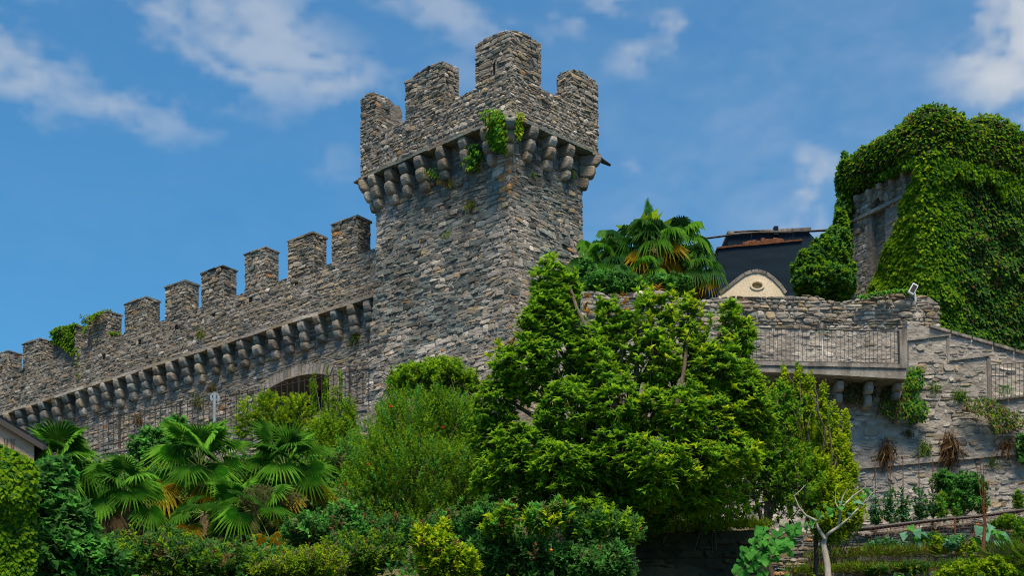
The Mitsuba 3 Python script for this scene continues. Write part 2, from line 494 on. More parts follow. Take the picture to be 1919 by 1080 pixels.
# parapet stones
pool.append((par_part, *rubble('parL', full(-.04, WL + .03, ZL + .02, ZC), parL, .145, .22, cob_tone, out=(.015, .07), round_=.6, wav=.04, gap=.02), nL))
pool.append((par_part, *rubble('parR', full(-.04, WR + .03, ZL + .02, ZC), parR, .145, .21, cob_tone, out=(.015, .07), round_=.6, wav=.04, gap=.02), nR))
mer_tone = tones([5, 1.6, 1.0, .1, 1.2, .3, 3, .8])


def px_s(w, x):
    return w.at(x, 200)[0]


def side_face(w, s, depth, sign):
    """the face of a merlon square to wall w at s"""
    return Wall(w.o + w.es * s - w.n * (0 if sign < 0 else 0), -w.n, w.es * sign)


mrng = rng_of('tower merlons')
# the merlons: list of (wall, s0, s1, top, side wall shown?, erosion left/right, kind)
sA, sB, sC, sD = px_s(parL, 833), px_s(parL, 760), px_s(parL, 704.5), WL
corner = tower + '__merlon'
merl = [(parL, 0.0, px_s(parL, 892), 'corner'), (parL, sA, sB, 'mid'), (parL, sC - .0, sD, 'end'), (parR, 0.0, px_s(parR, 1013), 'cornerR'), (parR, px_s(parR, 1071), WR, 'endR')]
for w, s0, s1, kind in merl:
    key = fast_number(corner) if kind != 'cornerR' else corner
    top = ZT + mrng.uniform(-.06, .06) - (0.30 if w is parR and kind == 'endR' else 0)
    cl, cr = {'corner': (.13, .06), 'mid': (.05, .08), 'end': (.08, .07), 'cornerR': (.13, .07), 'endR': (.06, .16)}[kind]
    poly = top_poly(mrng, s0, s1, ZC - .02, top, .025, cl, cr)
    in_end = prism(w, poly, -TH, -0.01)
    if kind in ('end', 'endR'):
        w2 = farR if kind == 'end' else farL
        poly2 = top_poly(mrng, WR - 1.7 if kind == 'end' and False else 0.02, 1.55, ZC - .02, top - .05, .04, .05, .2)
        in_end = cat([in_end, prism(w2, poly2, -TH + .01, -0.012)])
    scene_key = key if kind != 'cornerR' else f'{corner}__return'
    scene[scene_key] = mikit.ply(in_end, 'mat_mortar')
    face_ = poly.buffer(.02)
    if kind == 'corner':
        a_, b_ = w.at(924, 140), w.at(932, 108)
        slit = sg.box(min(a_[0], b_[0]), min(a_[1], b_[1]), max(a_[0], b_[0]), max(a_[1], b_[1]))
        face_ = face_.difference(slit)
        obj(key + '__arrow_slit', prism(w, slit, -.3, -.004), 'mat_hole_shade')  # dark plate, no real recess: the slit's shade is its colour
    pool.append((key, *rubble('mer' + kind, face_, w, .13, .33, mer_tone, out=(.015, .06), round_=.3, gap=.014), w.n))
    if kind in ('mid', 'end'):              # side turned to the near corner
        sw = Wall(w.o + w.es * s0, -w.n, -w.es)
        pool.append((key, *rubble('mside' + kind, top_poly(mrng, 0.0, TH, ZC, top - .08, .03, cl, .1), sw, .14, .3, mer_tone, out=(.015, .06), round_=.3, gap=.014), -w.es))
    if kind == 'endR':
        sw = Wall(w.o + w.es * s0, -w.n, -w.es)
        pool.append((key, *rubble('msideR', top_poly(mrng, 0.0, TH, ZC, top - .05, .03, cl, .1), sw, .14, .3, mer_tone, out=(.015, .06), round_=.3, gap=.014), -w.es))
# inner faces of the far merlons, seen through the near crenels
lay(pool, 300, tower + '__small_stone')

# ledge: thin slate slabs laid end to end under the parapet
lrng = rng_of('ledge')
for w, wid, hi in ((parL, WL, .16), (parR, WR, .16)):
    s = -.10
    while s < wid + .08:
        ln = min(lrng.uniform(.45, 1.2), wid + .10 - s)
        if ln < .15:
            break
        o = lrng.uniform(.05, .13)
        z = ZL - .10 + lrng.uniform(-.02, .02)
        g = sg.Polygon([(s + .006, z - lrng.uniform(.0, .03)), (s + ln - .006, z - lrng.uniform(.0, .03)), (s + ln - .006, z + .09 + lrng.uniform(0, .02)), (s + .006, z + .09)])
        m = prism(w, g, -EDGE - .12, o)
        obj(tower + '__ledge_slab', m, 'mat_stone', False, white_uv(len(m.vertices), lrng.choice([0, 1, 6]), lrng.uniform(.2, .7)))
        s += ln
# two slates sticking out past the corners, and the wooden spout
sp = tube([CORNER + eR * (WR - .1) + up * (ZL - .12), CORNER + eR * (WR + .3) + up * (ZL - .2), CORNER + eR * (WR + .72) + up * (ZL - .22)], [.10, .09, .05], 6)
obj(tower + '__spout', sp, 'mat_iron')
sp = prism(parL, sg.Polygon([(WL - .1, ZL - .14), (WL + .32, ZL - .17), (WL + .36, ZL - .12), (WL - .1, ZL - .06)]), -.5, .12)
obj(tower + '__slate', sp, 'mat_stone', False, white_uv(len(sp.vertices), 4, .6))


def corbel(holder, w, s, z, proj, wd, hs, rng, row=None):
    """three rounded stones, each set further back than the one above; w: the face of the wall below"""
    key = fast_number(holder + '__corbel')
    zt = z
    ms = []
    for k, (pk, hk) in enumerate(zip(proj, hs)):
        pk, hk = pk * rng.uniform(.86, 1.08), hk * rng.uniform(.85, 1.12)
        size = (wd * rng.uniform(.70, .98) * (1 - .07 * k), pk + .16, hk * 1.04)
        m = rock(rng, size, .38, .11)
        v = np.array(m.vertices)
        # the roll: the lower front edge is cut back
        v[:, 1] += np.clip(-v[:, 2] / hk, 0, 1) * -.30 * (v[:, 1] + size[1] / 2)
        p = w(s + v[:, 0] + rng.normal(0, .012), zt - hk / 2 + v[:, 2], v[:, 1] + size[1] / 2 - .14)
        m = trimesh.Trimesh(p, m.faces, process=False)
        if m.volume < 0:
            m.invert()
        r = int(rng.choice([0, 6, 0, 7, 1])) if row is None else row
        ms.append((m, white_uv(len(p), r, rng.uniform(.05, .9))))
        zt -= hk
    for m, u in ms:
        obj(key + '__stone', m, 'mat_stone', 60, None) if False else scene.__setitem__(fast_number(key + '__stone'), mikit.ply(m, 'mat_stone', True, u))
    labels.setdefault(key, {})
    return key


labels_done = labels
crng = rng_of('corbels')
shL, shR = Wall(C_S, eL, nL), Wall(C_S, eR, nR)
for x in (699, 727, 754, 785, 824, 866, 910):
    s, _ = parL.at(x, 260)
    corbel(tower, shL, min(s - EDGE, SL - .1), ZL - .1, (.56, .46, .30), .50, (.46, .44, .38), crng)
for x in (1000, 1037, 1071):
    s, _ = parR.at(x, 260)
    corbel(tower, shR, s - EDGE, ZL - .1, (.56, .46, .30), .46, (.46, .44, .38), crng)
# corner corbels stand on the diagonal
for o, dn in ((C_S, -(eL + eR) / np.linalg.norm(eL + eR)), (C_S + eR * SR, (eR - eL) / np.linalg.norm(eR - eL)), (C_S + eL * SL, (eL - eR) / np.linalg.norm(eL - eR))):
    dw = Wall(o, np.cross(dn, up), dn)
    corbel(tower, dw, 0, ZL - .1, (.70, .52, .30), .50, (.46, .44, .40), crng)
for k in [k for k, v in labels.items() if v == {}]:
    del labels[k]

# ================================================================== the curtain wall
DA, DB = 60.7, 74.2
PA = P(697, YH, DA); PB = P(0, YH, DB)
ew = (PB - PA) / np.linalg.norm(PB - PA)
nw = np.array([ew[1], -ew[0], 0.0])
nw = nw if nw[1] < 0 else -nw
ZA = (YH - 553) / FPX * DA
SLOPE = ((YH - 775) / FPX * DB - ZA) / np.linalg.norm(PB - PA)
W1 = Wall(PA + up * ZA, ew, nw, SLOPE)
W0 = W1.shift(-.45)
LW = 27.0
curtain = thing('curtain_wall', 'long crenellated rubble stone wall descending to the left of the tower', 'wall')
WT = 1.86
wall_tone = tones([3.2, .9, .7, .05, 1.6, .5, 5, .5], .05, .7)
low_tone = tones([3, 1.0, .9, .08, .9, .8, 3.4, 1.4], .05, .75)
cpool = []
obj(curtain + '__parapet', prism(W1, full(-1.0, LW, 0.02, WT), -.85, 0), 'mat_mortar')
holes = []
for x, y in ((556, 528), (470, 560), (401, 588), (331, 612), (262, 640), (195, 668)):
    a_, b_ = W1.at(x, y)
    holes.append(sg.box(a_ - .10, b_ - .13, a_ + .10, b_ + .13))
    obj(curtain + '__parapet__hole', prism(W1, holes[-1], -.3, .003), 'mat_hole_shade')  # dark plate on the solid wall, shade of the hole painted in
cpool.append((curtain + '__parapet', *rubble('curpar', full(-.6, LW, .05, WT + .02).difference(shapely.union_all(holes)), W1, .125, .26, wall_tone, out=(.010, .05), round_=.45, wav=.05, gap=.018), nw))
# lower wall with its archway
ax0, ax1 = W0.at(618, 735)[0], W0.at(490, 735)[0]
at_top = W0.at(590, 700)[1]
at_spr = W0.at(490, 742)[1]
xs = np.linspace(ax0, ax1, 21)
mid = (ax0 + ax1) / 2
arc = at_spr + (at_top - at_spr + .1) * np.maximum(1 - ((xs - mid) / (ax1 - ax0) * 2) ** 2, 0) ** .75
arch = sg.Polygon([(ax0, -9), *zip(xs, arc), (ax1, -9)])
ring = arch.buffer(.42).difference(arch).intersection(full(ax0 - 1, ax1 + 1, at_spr - 1.2, 5))
low = full(-1.0, LW, -7.2, 0.0).difference(arch)
obj(curtain + '__lower_wall', prism(W0, low, -1.6, 0), 'mat_mortar')
obj(curtain + '__arch_back', prism(W0, full(ax0 - .5, ax1 + .5, -7.2, at_top + 1), -2.3, -2.1), 'mat_iron')  # near-black sheet: shade inside the passage put into the colour
obj(curtain + '__arch_soffit', prism(W0, arch.buffer(.06).difference(arch).intersection(full(ax0 - 1, ax1 + 1, -7, 5)), -2.1, -.01), 'mat_mortar')
cpool.append((curtain + '__lower_wall', *rubble('curlow', low.difference(ring.buffer(.02)).intersection(full(-.5, LW, -6.5, -.03)), W0, .135, .28, low_tone, out=(.010, .05), round_=.4, wav=.05, gap=.02), nw))
# voussoirs
nv = 30
cl = sg.LineString([(ax0, at_spr - 1.0), *zip(xs, arc), (ax1, at_spr - 1.0)])
vr = rng_of('voussoir')
for k in range(nv):
    a, b = cl.interpolate((k + .06) / nv, True), cl.interpolate((k + .94) / nv, True)
    a, b = np.array(a.coords[0]), np.array(b.coords[0])
    d = (b - a) / np.linalg.norm(b - a)
    nn = np.array([-d[1], d[0]]); nn = nn if nn @ (np.array([mid, at_spr - 1.5]) - a) < 0 else -nn
    m = prism(W0, sg.Polygon([a, b, b + nn * .42, a + nn * .42]), -.3, .03 + vr.uniform(0, .03))
    obj(curtain + '__voussoir', m, 'mat_stone', False, white_uv(len(m.vertices), vr.choice([0, 6, 7]), vr.uniform(.1, .6)))
MER = [(622, 670, 683, 405), (540, 587, 602, 436), (459, 497, 516, 464), (378, 418, 438, 499), (310, 347, 363, 526), (234, 274, 290, 557), (165, 202, 219, 584), (100, 140, 157, 610), (43, 75, 90, 635), (-12, 15, 30, 658)]
mr = rng_of('curtain merlons')
MERL = []
for k, (xl, xm, xr, yt) in enumerate(MER):
    s0, s1 = W1.at(xm, yt)[0], W1.at(xl, yt + 10)[0]
    tt = W1.at(xm, yt)[1]
    key = fast_number(curtain + '__merlon')
    poly = top_poly(mr, s0, s1, WT - .02, tt, .03, .03, .04)
    scene[key] = mikit.ply(prism(W1, poly, -.82, -.008), 'mat_mortar')
    cpool.append((key, *rubble(f'cm{k}', poly.buffer(.02), W1, .13, .30, mer_tone, out=(.012, .06), round_=.35, gap=.015), nw))
    sw = Wall(W1(s0, 0, 0), -nw, -ew)
    sw.o = sw.o
    cpool.append((key, *rubble(f'cms{k}', top_poly(mr, 0, .82, WT - .02, tt, .03, .02, .03), sw, .13, .28, mer_tone, out=(.012, .06), round_=.35, gap=.015), -ew))
    # roof slates lying on the merlon
    for q in range(3):
        a, b = s0 - .06 + (s1 - s0 + .12) * q / 3 + .01, s0 - .06 + (s1 - s0 + .12) * (q + 1) / 3 - .01
        m = prism(W1, sg.Polygon([(a, tt - .01 + mr.uniform(-.02, .03)), (b, tt - .01 + mr.uniform(-.02, .03)), (b, tt + .05), (a, tt + .06)]), -.88, .07 + mr.uniform(-.03, .04))
        obj(key + '__slate', m, 'mat_stone', False, white_uv(len(m.vertices), int(mr.choice([0, 1, 4, 6])), mr.uniform(.1, .7)))
    MERL.append((key, s0, s1, tt))
lay(cpool, 300, curtain + '__small_stone')
s = -.5
while s < LW:
    ln = lrng.uniform(.5, 1.3)
    z = -.09
    m = prism(W1, sg.Polygon([(s + .006, z - lrng.uniform(0, .03)), (s + ln - .006, z - lrng.uniform(0, .03)), (s + ln - .006, .03), (s + .006, .03)]), -.6, lrng.uniform(.03, .10))
    obj(curtain + '__ledge_slab', m, 'mat_stone', False, white_uv(len(m.vertices), lrng.choice([0, 6, 7]), lrng.uniform(.2, .8)))
    s += ln
sa, sb = W1.at(686, 570)[0], W1.at(34, 790)[0]
for k in range(28):
    s = sa + (sb - sa) * k / 25 + crng.normal(0, .02)
    w = Wall(W0.o, W0.es, W0.n, 0)
    corbel(curtain, w, s, -.09 + SLOPE * s, (.54, .44, .28), .47, (.42, .39, .34), crng)
for k in [k for k, v in labels.items() if v == {}]:
    del labels[k]


# ================================================================== leaves, in one material: the uv picks the kind and the tone
LEAF = [((.035, .155, .020), (.28, .52, .020)),     # 0 broad green
        ((.15, .28, .010), (.48, .62, .022)),       # 1 yellow green
        ((.055, .165, .012), (.25, .42, .02)),      # 2 fine green
        ((.030, .125, .018), (.15, .40, .04)),      # 3 palm
        ((.28, .22, .020), (.52, .40, .04)),        # 4 yellowed palm
        ((.018, .095, .030), (.10, .27, .06)),      # 5 fig
        ((.045, .18, .012), (.20, .38, .015)),      # 6 ivy, sunlit tone put into the yellow green
        ((.018, .080, .022), (.07, .20, .040)),     # 7 ivy, shaded tone put into the dark green
        ((.05, .20, .13), (.22, .48, .34)),         # 8 blue green
        ((.09, .05, .026), (.22, .13, .065)),       # 9 dry brown
        ((.075, .10, .04), (.20, .23, .10)),        # 10 olive grey
        ((.22, .09, .02), (.46, .27, .05)),         # 11 reddish shoot
        ((.58, .035, .015), (.72, .09, .04)),       # 12 red flower
        ((.08, .15, .02), (.26, .36, .05)),         # 13 grass
        ((.03, .19, .035), (.14, .44, .08)),        # 14 lime
        ((.11, .08, .045), (.32, .25, .14))]        # 15 dead frond



def leaf_color(p, n, uv):
    return pick(LEAF, uv.x, uv.y, 16) * (0.75 + 0.5 * mikit.noise(p.x * 11, p.y * 11, p.z * 11))


scene['mat_leaf'] = {'type': 'principledthin', 'base_color': mikit.proc(leaf_color), 'roughness': 0.42, 'diff_trans': 1.05, 'eta': 1.4}
scene['mat_ivy_core'] = diffuse(mikit.proc(lambda p, n, uv: mikit.mix((.010, .022, .007), (.045, .07, .018), mikit.fbm(p.x * 5, p.y * 5, p.z * 5, 3))))  # twigs, with the shade on the inner leaves put into the colour


def unit(v):
    return v / (np.linalg.norm(v, axis=-1, keepdims=True) + 1e-12)


L4 = np.array([[0, 3, 1], [0, 2, 3], [1, 3, 4], [3, 2, 4]])
L2 = np.array([[0, 2, 1], [1, 2, 3]])


def leaf_set(rng, base, d, up, L, W, row, v, fold=0.3, droop=0.15, small=False):
    """n leaves: base points, directions, the way their faces look, lengths, widths -> (verts (n*k,3), faces, uv)"""
    n = len(base)
    d = unit(d)
    b = unit(np.cross(d, up))
    c = np.cross(b, d)
    L = np.broadcast_to(L, (n,))[:, None]; W = np.broadcast_to(W, (n,))[:, None]
    row = np.broadcast_to(row, (n,)); v = np.broadcast_to(v, (n,))
    l = base + d * L * .42 + b * W * .5 + c * W * fold * .5
    r = base + d * L * .42 - b * W * .5 + c * W * fold * .5
    m = base + d * L * .48 + c * L * .04
    t = base + d * L - c * L * droop
    if small:
        V, F = np.stack([base, l, r, t], 1), L2
    else:
        V, F = np.stack([base, l, r, m, t], 1), L4
    k = V.shape[1]
    f = (F[None] + (np.arange(n) * k)[:, None, None]).reshape(-1, 3)
    uv = np.repeat(np.stack([(row + .5) / 16, np.clip(v, 0, .999)], 1), k, 0)
    return V.reshape(-1, 3), f, uv


def rand_dir(rng, n):
    return unit(rng.normal(size=(n, 3)))


def lobes_px(lst):
    """(x, y, d, rx, ry[, rd]) in photograph pixels and metres -> world ellipsoids"""
    out = []
    for l in lst:
        x, y, d, rx, ry = l[:5]
        k = d / FPX
        rd = l[5] if len(l) > 5 else rx * k
        out.append((P(x, y, d), np.array([rx * k, rd, ry * k])))
    return out


def twig_points(rng, lobes, n, up=0.5, inner=0.5, jitter=0.35, noise_amp=0.25):
    w = np.array([(r[0] * r[1] * r[2]) ** .667 for _, r in lobes])
    which = rng.choice(len(lobes), n, p=w / w.sum())
    C = np.array([c for c, _ in lobes])[which]
    R = np.array([r for _, r in lobes])[which]
    o = rand_dir(rng, n)
    rad = inner + (1 - inner) * rng.random(n) ** .6
    lump = 1 + noise_amp * 2 * (meshkit.fbm((C + o * R) * 1.3, 3) - .5)
    p = C + o * R * (rad * lump)[:, None]
    d = unit(o * R / R.max(1, keepdims=True) + np.array([0, 0, up]) + rng.normal(0, jitter, (n, 3)))
    return p, d, rad


def foliage(rng, tips, dirs, k, tw, L, W, row, spread=1.0, rosette=0.45, small=False, tone=(0, .75), tip_tone=.25, droop=.15, fold=.3, hang=0.0, lvar=.3):
    """k leaves on each twig, spiralling, closer at its end"""
    n = len(tips)
    j = np.arange(k)
    t = np.where(j < k * rosette, 0.04 * j, (j - k * rosette * .8) / k)           # distance back from the tip
    t = np.clip(t, 0, 1)
    a = unit(np.cross(dirs, rand_dir(rng, n)))
    b = np.cross(dirs, a)
    ang = (j * 2.4)[None] + rng.uniform(0, 6.28, (n, 1)) + rng.normal(0, .3, (n, k))
    per = np.cos(ang)[..., None] * a[:, None] + np.sin(ang)[..., None] * b[:, None]
    base = tips[:, None] - dirs[:, None] * (t[None, :, None] * np.broadcast_to(tw, (n,))[:, None, None])
    al = spread * (0.55 + 0.75 * t)[None] + rng.normal(0, .18, (n, k))
    d = dirs[:, None] * np.cos(al)[..., None] + per * np.sin(al)[..., None]
    d[..., 2] -= hang
    upv = unit(np.array([0, 0, 1.0]) + dirs[:, None] * .6 + rng.normal(0, .35, (n, k, 3)))
    s = rng.uniform(1 - lvar, 1 + lvar, (n, k)) * (0.75 + 0.35 * np.minimum(t * 3, 1))[None]
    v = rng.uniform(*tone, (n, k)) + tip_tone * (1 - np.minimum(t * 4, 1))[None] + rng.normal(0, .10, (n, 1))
    rw = np.broadcast_to(row, (n,)) if np.ndim(row) else np.full(n, row)
    rw = np.repeat(rw[:, None], k, 1)
    return leaf_set(rng, base.reshape(-1, 3), d.reshape(-1, 3), upv.reshape(-1, 3), (L * s).ravel(), (W * s).ravel(), rw.ravel(), v.ravel(), fold, droop, small)


def put_leaves(key, parts, kind=None):
    v, f, u = merge(parts) if isinstance(parts, list) else parts
    key = obj(key, (v, f), 'mat_leaf', False, u)
    if kind:
        labels.setdefault(key, {})['kind'] = kind
    return key


def split_leaves(key, part, n, k=5):
    """the n largest leaves that lie nearest to the street as entries of their own (key__leaf...), the rest as the crown"""
    v, f, u = part
    V = v.reshape(-1, k, 3)
    m = len(V)
    size = np.linalg.norm(V[:, -1] - V[:, 0], axis=1)
    pick_ = np.argsort(V[:, 0, 1] - 1.5 * size)[:n]
    fk = L4 if k == 5 else L2
    for i in pick_:
        obj(key + '__leaf', (V[i], fk), 'mat_leaf', False, u.reshape(m, k, 2)[i])
    keep = np.ones(m, bool); keep[pick_] = False
    r = V[keep].reshape(-1, 3)
    return r, (fk[None] + (np.arange(keep.sum()) * k)[:, None, None]).reshape(-1, 3), u.reshape(m, k, 2)[keep].reshape(-1, 2)


def limb(rng, a, b, r0, r1, n=7, wig=.06, sag=0.0):
    a, b = np.asarray(a, float), np.asarray(b, float)
    t = np.linspace(0, 1, n)[:, None]
    p = a + (b - a) * t + np.sin(t * math.pi) * rng.normal(0, wig, (1, 3)) * np.linalg.norm(b - a)
    p[1:-1] += rng.normal(0, wig * .12, (n - 2, 3)) * np.linalg.norm(b - a)
    p[:, 2] += np.sin(t[:, 0] * math.pi) * sag
    return tube(p, np.linspace(r0, r1, n), 7)


def face_leaves(rng, w, region, n, L, W, rows, tone=(0, 1), off=(.02, .18), hang=.7):
    """ivy on a wall face: region in its s, t"""
    s0, t0, s1, t1 = region.bounds
    shapely.prepare(region)
    pts = np.zeros((0, 2))
    while len(pts) < n:
        q = np.stack([rng.uniform(s0, s1, 2 * n), rng.uniform(t0, t1, 2 * n)], 1)
        pts = np.vstack([pts, q[shapely.contains_xy(region, q[:, 0], q[:, 1])]])
    pts = pts[:n]
    lump = meshkit.fbm(np.stack([pts[:, 0] * 1.2, pts[:, 1] * 1.2, pts[:, 0] * 0 + 5], 1), 3)
    base = w(pts[:, 0], pts[:, 1], rng.uniform(*off, n) + .8 * np.maximum(lump - .42, 0))
    d = np.array([0, 0, -hang]) + w.n * rng.uniform(.2, .9, (n, 1)) + w.es * rng.normal(0, .5, (n, 1))
    upv = unit(w.n + np.array([0, 0, .8]) + rng.normal(0, .3, (n, 3)))
    row = rng.choice(rows, n)
    s = rng.uniform(.6, 1.3, n)
    return leaf_set(rng, base, d, upv, L * s, W * s, row, rng.uniform(*tone, n) * .8 + (lump - .4) * .6, .25, .1, True)


def surface_leaves(rng, mesh, n, L, W, rows, tone=(0, 1), hang=.5, lumpy=.3):
    p, fi = trimesh.sample.sample_surface(mesh, n, seed=int(rng.integers(1 << 30)))
    nn = mesh.face_normals[fi]
    lump = meshkit.fbm(np.asarray(p) * 1.1, 3)
    d = nn * rng.uniform(.3, .9, (n, 1)) + np.array([0, 0, -hang]) + rng.normal(0, .45, (n, 3))
    upv = unit(nn + np.array([0, 0, .7]) + rng.normal(0, .3, (n, 3)))
    s = rng.uniform(.6, 1.3, n)
    return leaf_set(rng, np.asarray(p) + nn * rng.uniform(-.03, .14, (n, 1)), d, upv, L * s, W * s, rng.choice(rows, n), rng.uniform(*tone, n) * .8 + (lump - .45) * lumpy * 2, .25, .1, True)


def soft_box(size, center, rot, sub=4, power=.5, amp=.12, seed=0):
    m = trimesh.creation.icosphere(sub)
    v = np.array(m.vertices)
    v = np.sign(v) * np.abs(v) ** power
    v = v / np.abs(v).max(0) * np.asarray(size) / 2
    v = v + np.array(m.vertex_normals) * (amp * 2 * (meshkit.fbm(v * .9 + seed, 3) - .5))[:, None]
    m = trimesh.Trimesh(v @ rot.T + center, m.faces, process=False)
    if m.volume < 0:
        m.invert()
    return m


# ================================================================== ground
def lerp(x, xs, ys):
    return np.interp(x, xs, ys)


def ground_z(x, y):
    left = lerp(y, [-40, 8, 19, 27, 34, 42, 50, 57, 70, 90, 300], [-1.7, -1.7, 2.0, 3.1, 5.2, 8.4, 11.2, 12.6, 13.2, 13.5, 12])
    right = lerp(y, [-40, 8, 19, 30, 37.8, 39.9, 40.1, 41.9, 42.1, 43.9, 44.1, 48, 60, 90, 300], [-1.7, -1.7, 2.0, 3.4, 4.7, 4.9, 5.5, 5.6, 6.15, 6.3, 7.15, 7.7, 7.8, 8, 10])
    left = left - 1.0 * np.clip((-x - 3) / 7, 0, 1) * np.clip((y - 36) / 10, 0, 1)
    t = np.clip((x - 4.2) / 2.6, 0, 1)
    t = t * t * (3 - 2 * t)
    return left * (1 - t) + right * t - 2.2 * np.clip(1 - np.abs(x - 4.4) / 3.0, 0, 1) ** .5 * (y > 24) * np.clip((34.9 - y) * 8, 0, 1) + .18 * (meshkit.fbm(np.stack([x * .6, y * .6, x * 0], -1), 3) - .5)


gx = np.concatenate([[-300, -150, -80], np.linspace(-45, 45, 121), [80, 150, 300]])
gy = np.concatenate([[-60, -20], np.linspace(0, 36, 49), np.linspace(36.5, 46, 77), np.linspace(46.5, 70, 32), [90, 150, 400, 850]])
GX, GY = np.meshgrid(gx, gy, indexing='ij')
gv = np.stack([GX, GY, ground_z(GX, GY)], -1).reshape(-1, 3)
i, j = np.meshgrid(np.arange(len(gx) - 1), np.arange(len(gy) - 1), indexing='ij')
a = (i * len(gy) + j).ravel()
nj = len(gy)
scene['mat_soil'] = diffuse(mikit.proc(lambda p, n, uv: mikit.mix((.035, .030, .020), (.10, .095, .05), mikit.fbm(p.x * 2, p.y * 2, p.z * 2, 4))), lambda p, n, uv: .1 * mikit.fbm(p.x * 5, p.y * 5, p.z * 5, 4))
scene['ground'] = mikit.ply((gv, np.vstack([np.stack([a, a + nj, a + nj + 1], 1), np.stack([a, a + nj + 1, a + 1], 1)])), 'mat_soil', True)
labels['ground'] = {'label': 'sloping garden soil below the castle walls', 'kind': 'structure'}


# ================================================================== the walls on the right
def front(d):
    return Wall((0, d, 0), (1, 0, 0), (0, -1, 0))


def px_poly(w, pts):
    return sg.Polygon([w.at(x, y) for x, y in pts]).buffer(0)


pale_tone = tones([2.4, .8, 1.2, .15, .3, 2.0, 1.4, 3.4], .2, .9)
ruin_tone = tones([4, 1.4, .9, .12, .9, .6, 3, 1.4])
GD, RD = 50.0, 47.9
wg, wr = front(GD), front(RD)
garden = thing('garden_wall', 'ruined rubble garden wall with an uneven top behind the balcony railing', 'wall')
top = [(1090, 545), (1120, 548), (1150, 556), (1185, 549), (1215, 541), (1240, 545), (1265, 556), (1300, 565), (1330, 560), (1365, 557), (1400, 555), (1440, 556), (1480, 557), (1510, 554), (1532, 556), (1548, 563), (1570, 567), (1600, 563), (1625, 554), (1660, 551), (1700, 552), (1742, 556), (1755, 566), (1760, 574)]
gpoly = px_poly(wg, top + [(1760, 720), (1090, 720)])
obj(garden + '__core', prism(wg, gpoly, -1.1, -.01), 'mat_render')
gup = px_poly(wg, top + [(1760, 612), (1600, 618), (1400, 612), (1090, 615)]).buffer(.03)
glow = px_poly(wg, [(1090, 617), (1400, 614), (1600, 620), (1758, 614), (1758, 715), (1090, 715)])
pool = [(garden + '__core', *rubble('garden up', gup, wg, .15, .30, ruin_tone, out=(.02, .10), round_=.45, wav=.08, gap=.02, hv=.6), wg.n),
        (garden + '__core', *rubble('garden low', glow, wg, .12, .30, tones([1, .3, .3, .03, .1, 2, .6, 4], .2, .8), out=(.0, .015), round_=.4, wav=.08, gap=.03, fill=.32), wg.n)]
gr_side = Wall(wg(*wg.at(1760, 574)), (0, 1, 0), (1, 0, 0))
lay(pool, 260, garden + '__small_stone')

retain = thing('retaining_wall', 'tall pale rubble retaining wall with weeds under the balcony and stair', 'wall')
rtop = [(1050, 640), (1225, 640), (1230, 706), (1703, 708), (1703, 640), (1774, 629.5), (1779, 676), (1851, 668), (1857, 752), (1925, 743), (2500, 705)]
rpoly = px_poly(wr, rtop + [(2500, 1010), (1050, 1010)])
obj(retain + '__core', prism(wr, rpoly, -.9, -.01), 'mat_render')
rst = px_poly(wr, [(1380, 712), (1704, 712), (1704, 645), (1770, 636), (1775, 682), (1847, 674), (1853, 758), (1930, 748), (2000, 745), (2000, 1000), (1380, 1000)])
band = px_poly(wr, [(1560, 884), (1930, 850), (1930, 840), (1560, 873)])
pool = [(retain + '__core', *rubble('retain', rst.difference(band), wr, .125, .29, pale_tone, out=(.0, .045), round_=.5, wav=.09, gap=.028, hv=.7, fill=.58), wr.n)]
lay(pool, 280, retain + '__small_stone')
obj(retain + '__ledge', prism(wr, band, -.1, .09), 'mat_render')

stair = thing('stair_parapet', 'stepped stair parapets with grey stone copings right of the balcony', 'parapet')


def coping(key, w, x0, y0, x1, y1, th, h0, h1, mat='mat_concrete'):
    (s0, t0), (s1, t1) = w.at(x0, y0), w.at(x1, y1)
    n = max(1, int(round(math.hypot(s1 - s0, t1 - t0) / .7)))
    for k in range(n):
        a, b = k / n + .004, (k + 1) / n - .004
        sa_, sb_ = s0 + (s1 - s0) * a, s0 + (s1 - s0) * b
        ta, tb = t0 + (t1 - t0) * a, t0 + (t1 - t0) * b
        obj(key, prism(w, sg.Polygon([(sa_, ta), (sb_, tb), (sb_, tb + th), (sa_, ta + th)]), h0, h1), mat)


coping(stair + '__coping_stone', wr, 1702, 639, 1778, 629, .055, -.42, .06)
coping(stair + '__coping_stone', wr, 1778, 676.5, 1855, 667.5, .055, -.42, .06)
coping(stair + '__coping_stone', wr, 1848, 753, 2060, 728, .08, -.42, .10)
for x0, y0, x1, y1 in ((1773.5, 630, 1779, 680), (1849, 669, 1857, 750)):
    obj(stair + '__end_pillar', prism(wr, px_poly(wr, [(x0, y0), (x1, y0 + 1), (x1 + 1, y1), (x0 + 2, y1)]), -.45, .02), 'mat_concrete')
ws = front(49.4)
spoly = px_poly(ws, [(1700, 601), (1743, 614), (1925, 666), (2060, 706), (2500, 715), (2500, 800), (1700, 800)])
obj(stair + '__rear_wall', prism(ws, spoly, -.5, -.01), 'mat_render')
lay([(stair + '__rear_wall', *rubble('stair rear', spoly.intersection(px_poly(ws, [(1700, 600), (1960, 600), (1960, 780), (1700, 780)])), ws, .15, .30, pale_tone, out=(.0, .03), round_=.5, gap=.03, fill=.45), ws.n)], 120, stair + '__small_stone')
coping(stair + '__coping_stone', ws, 1741, 613, 2060, 705, .09, -.5, .09)

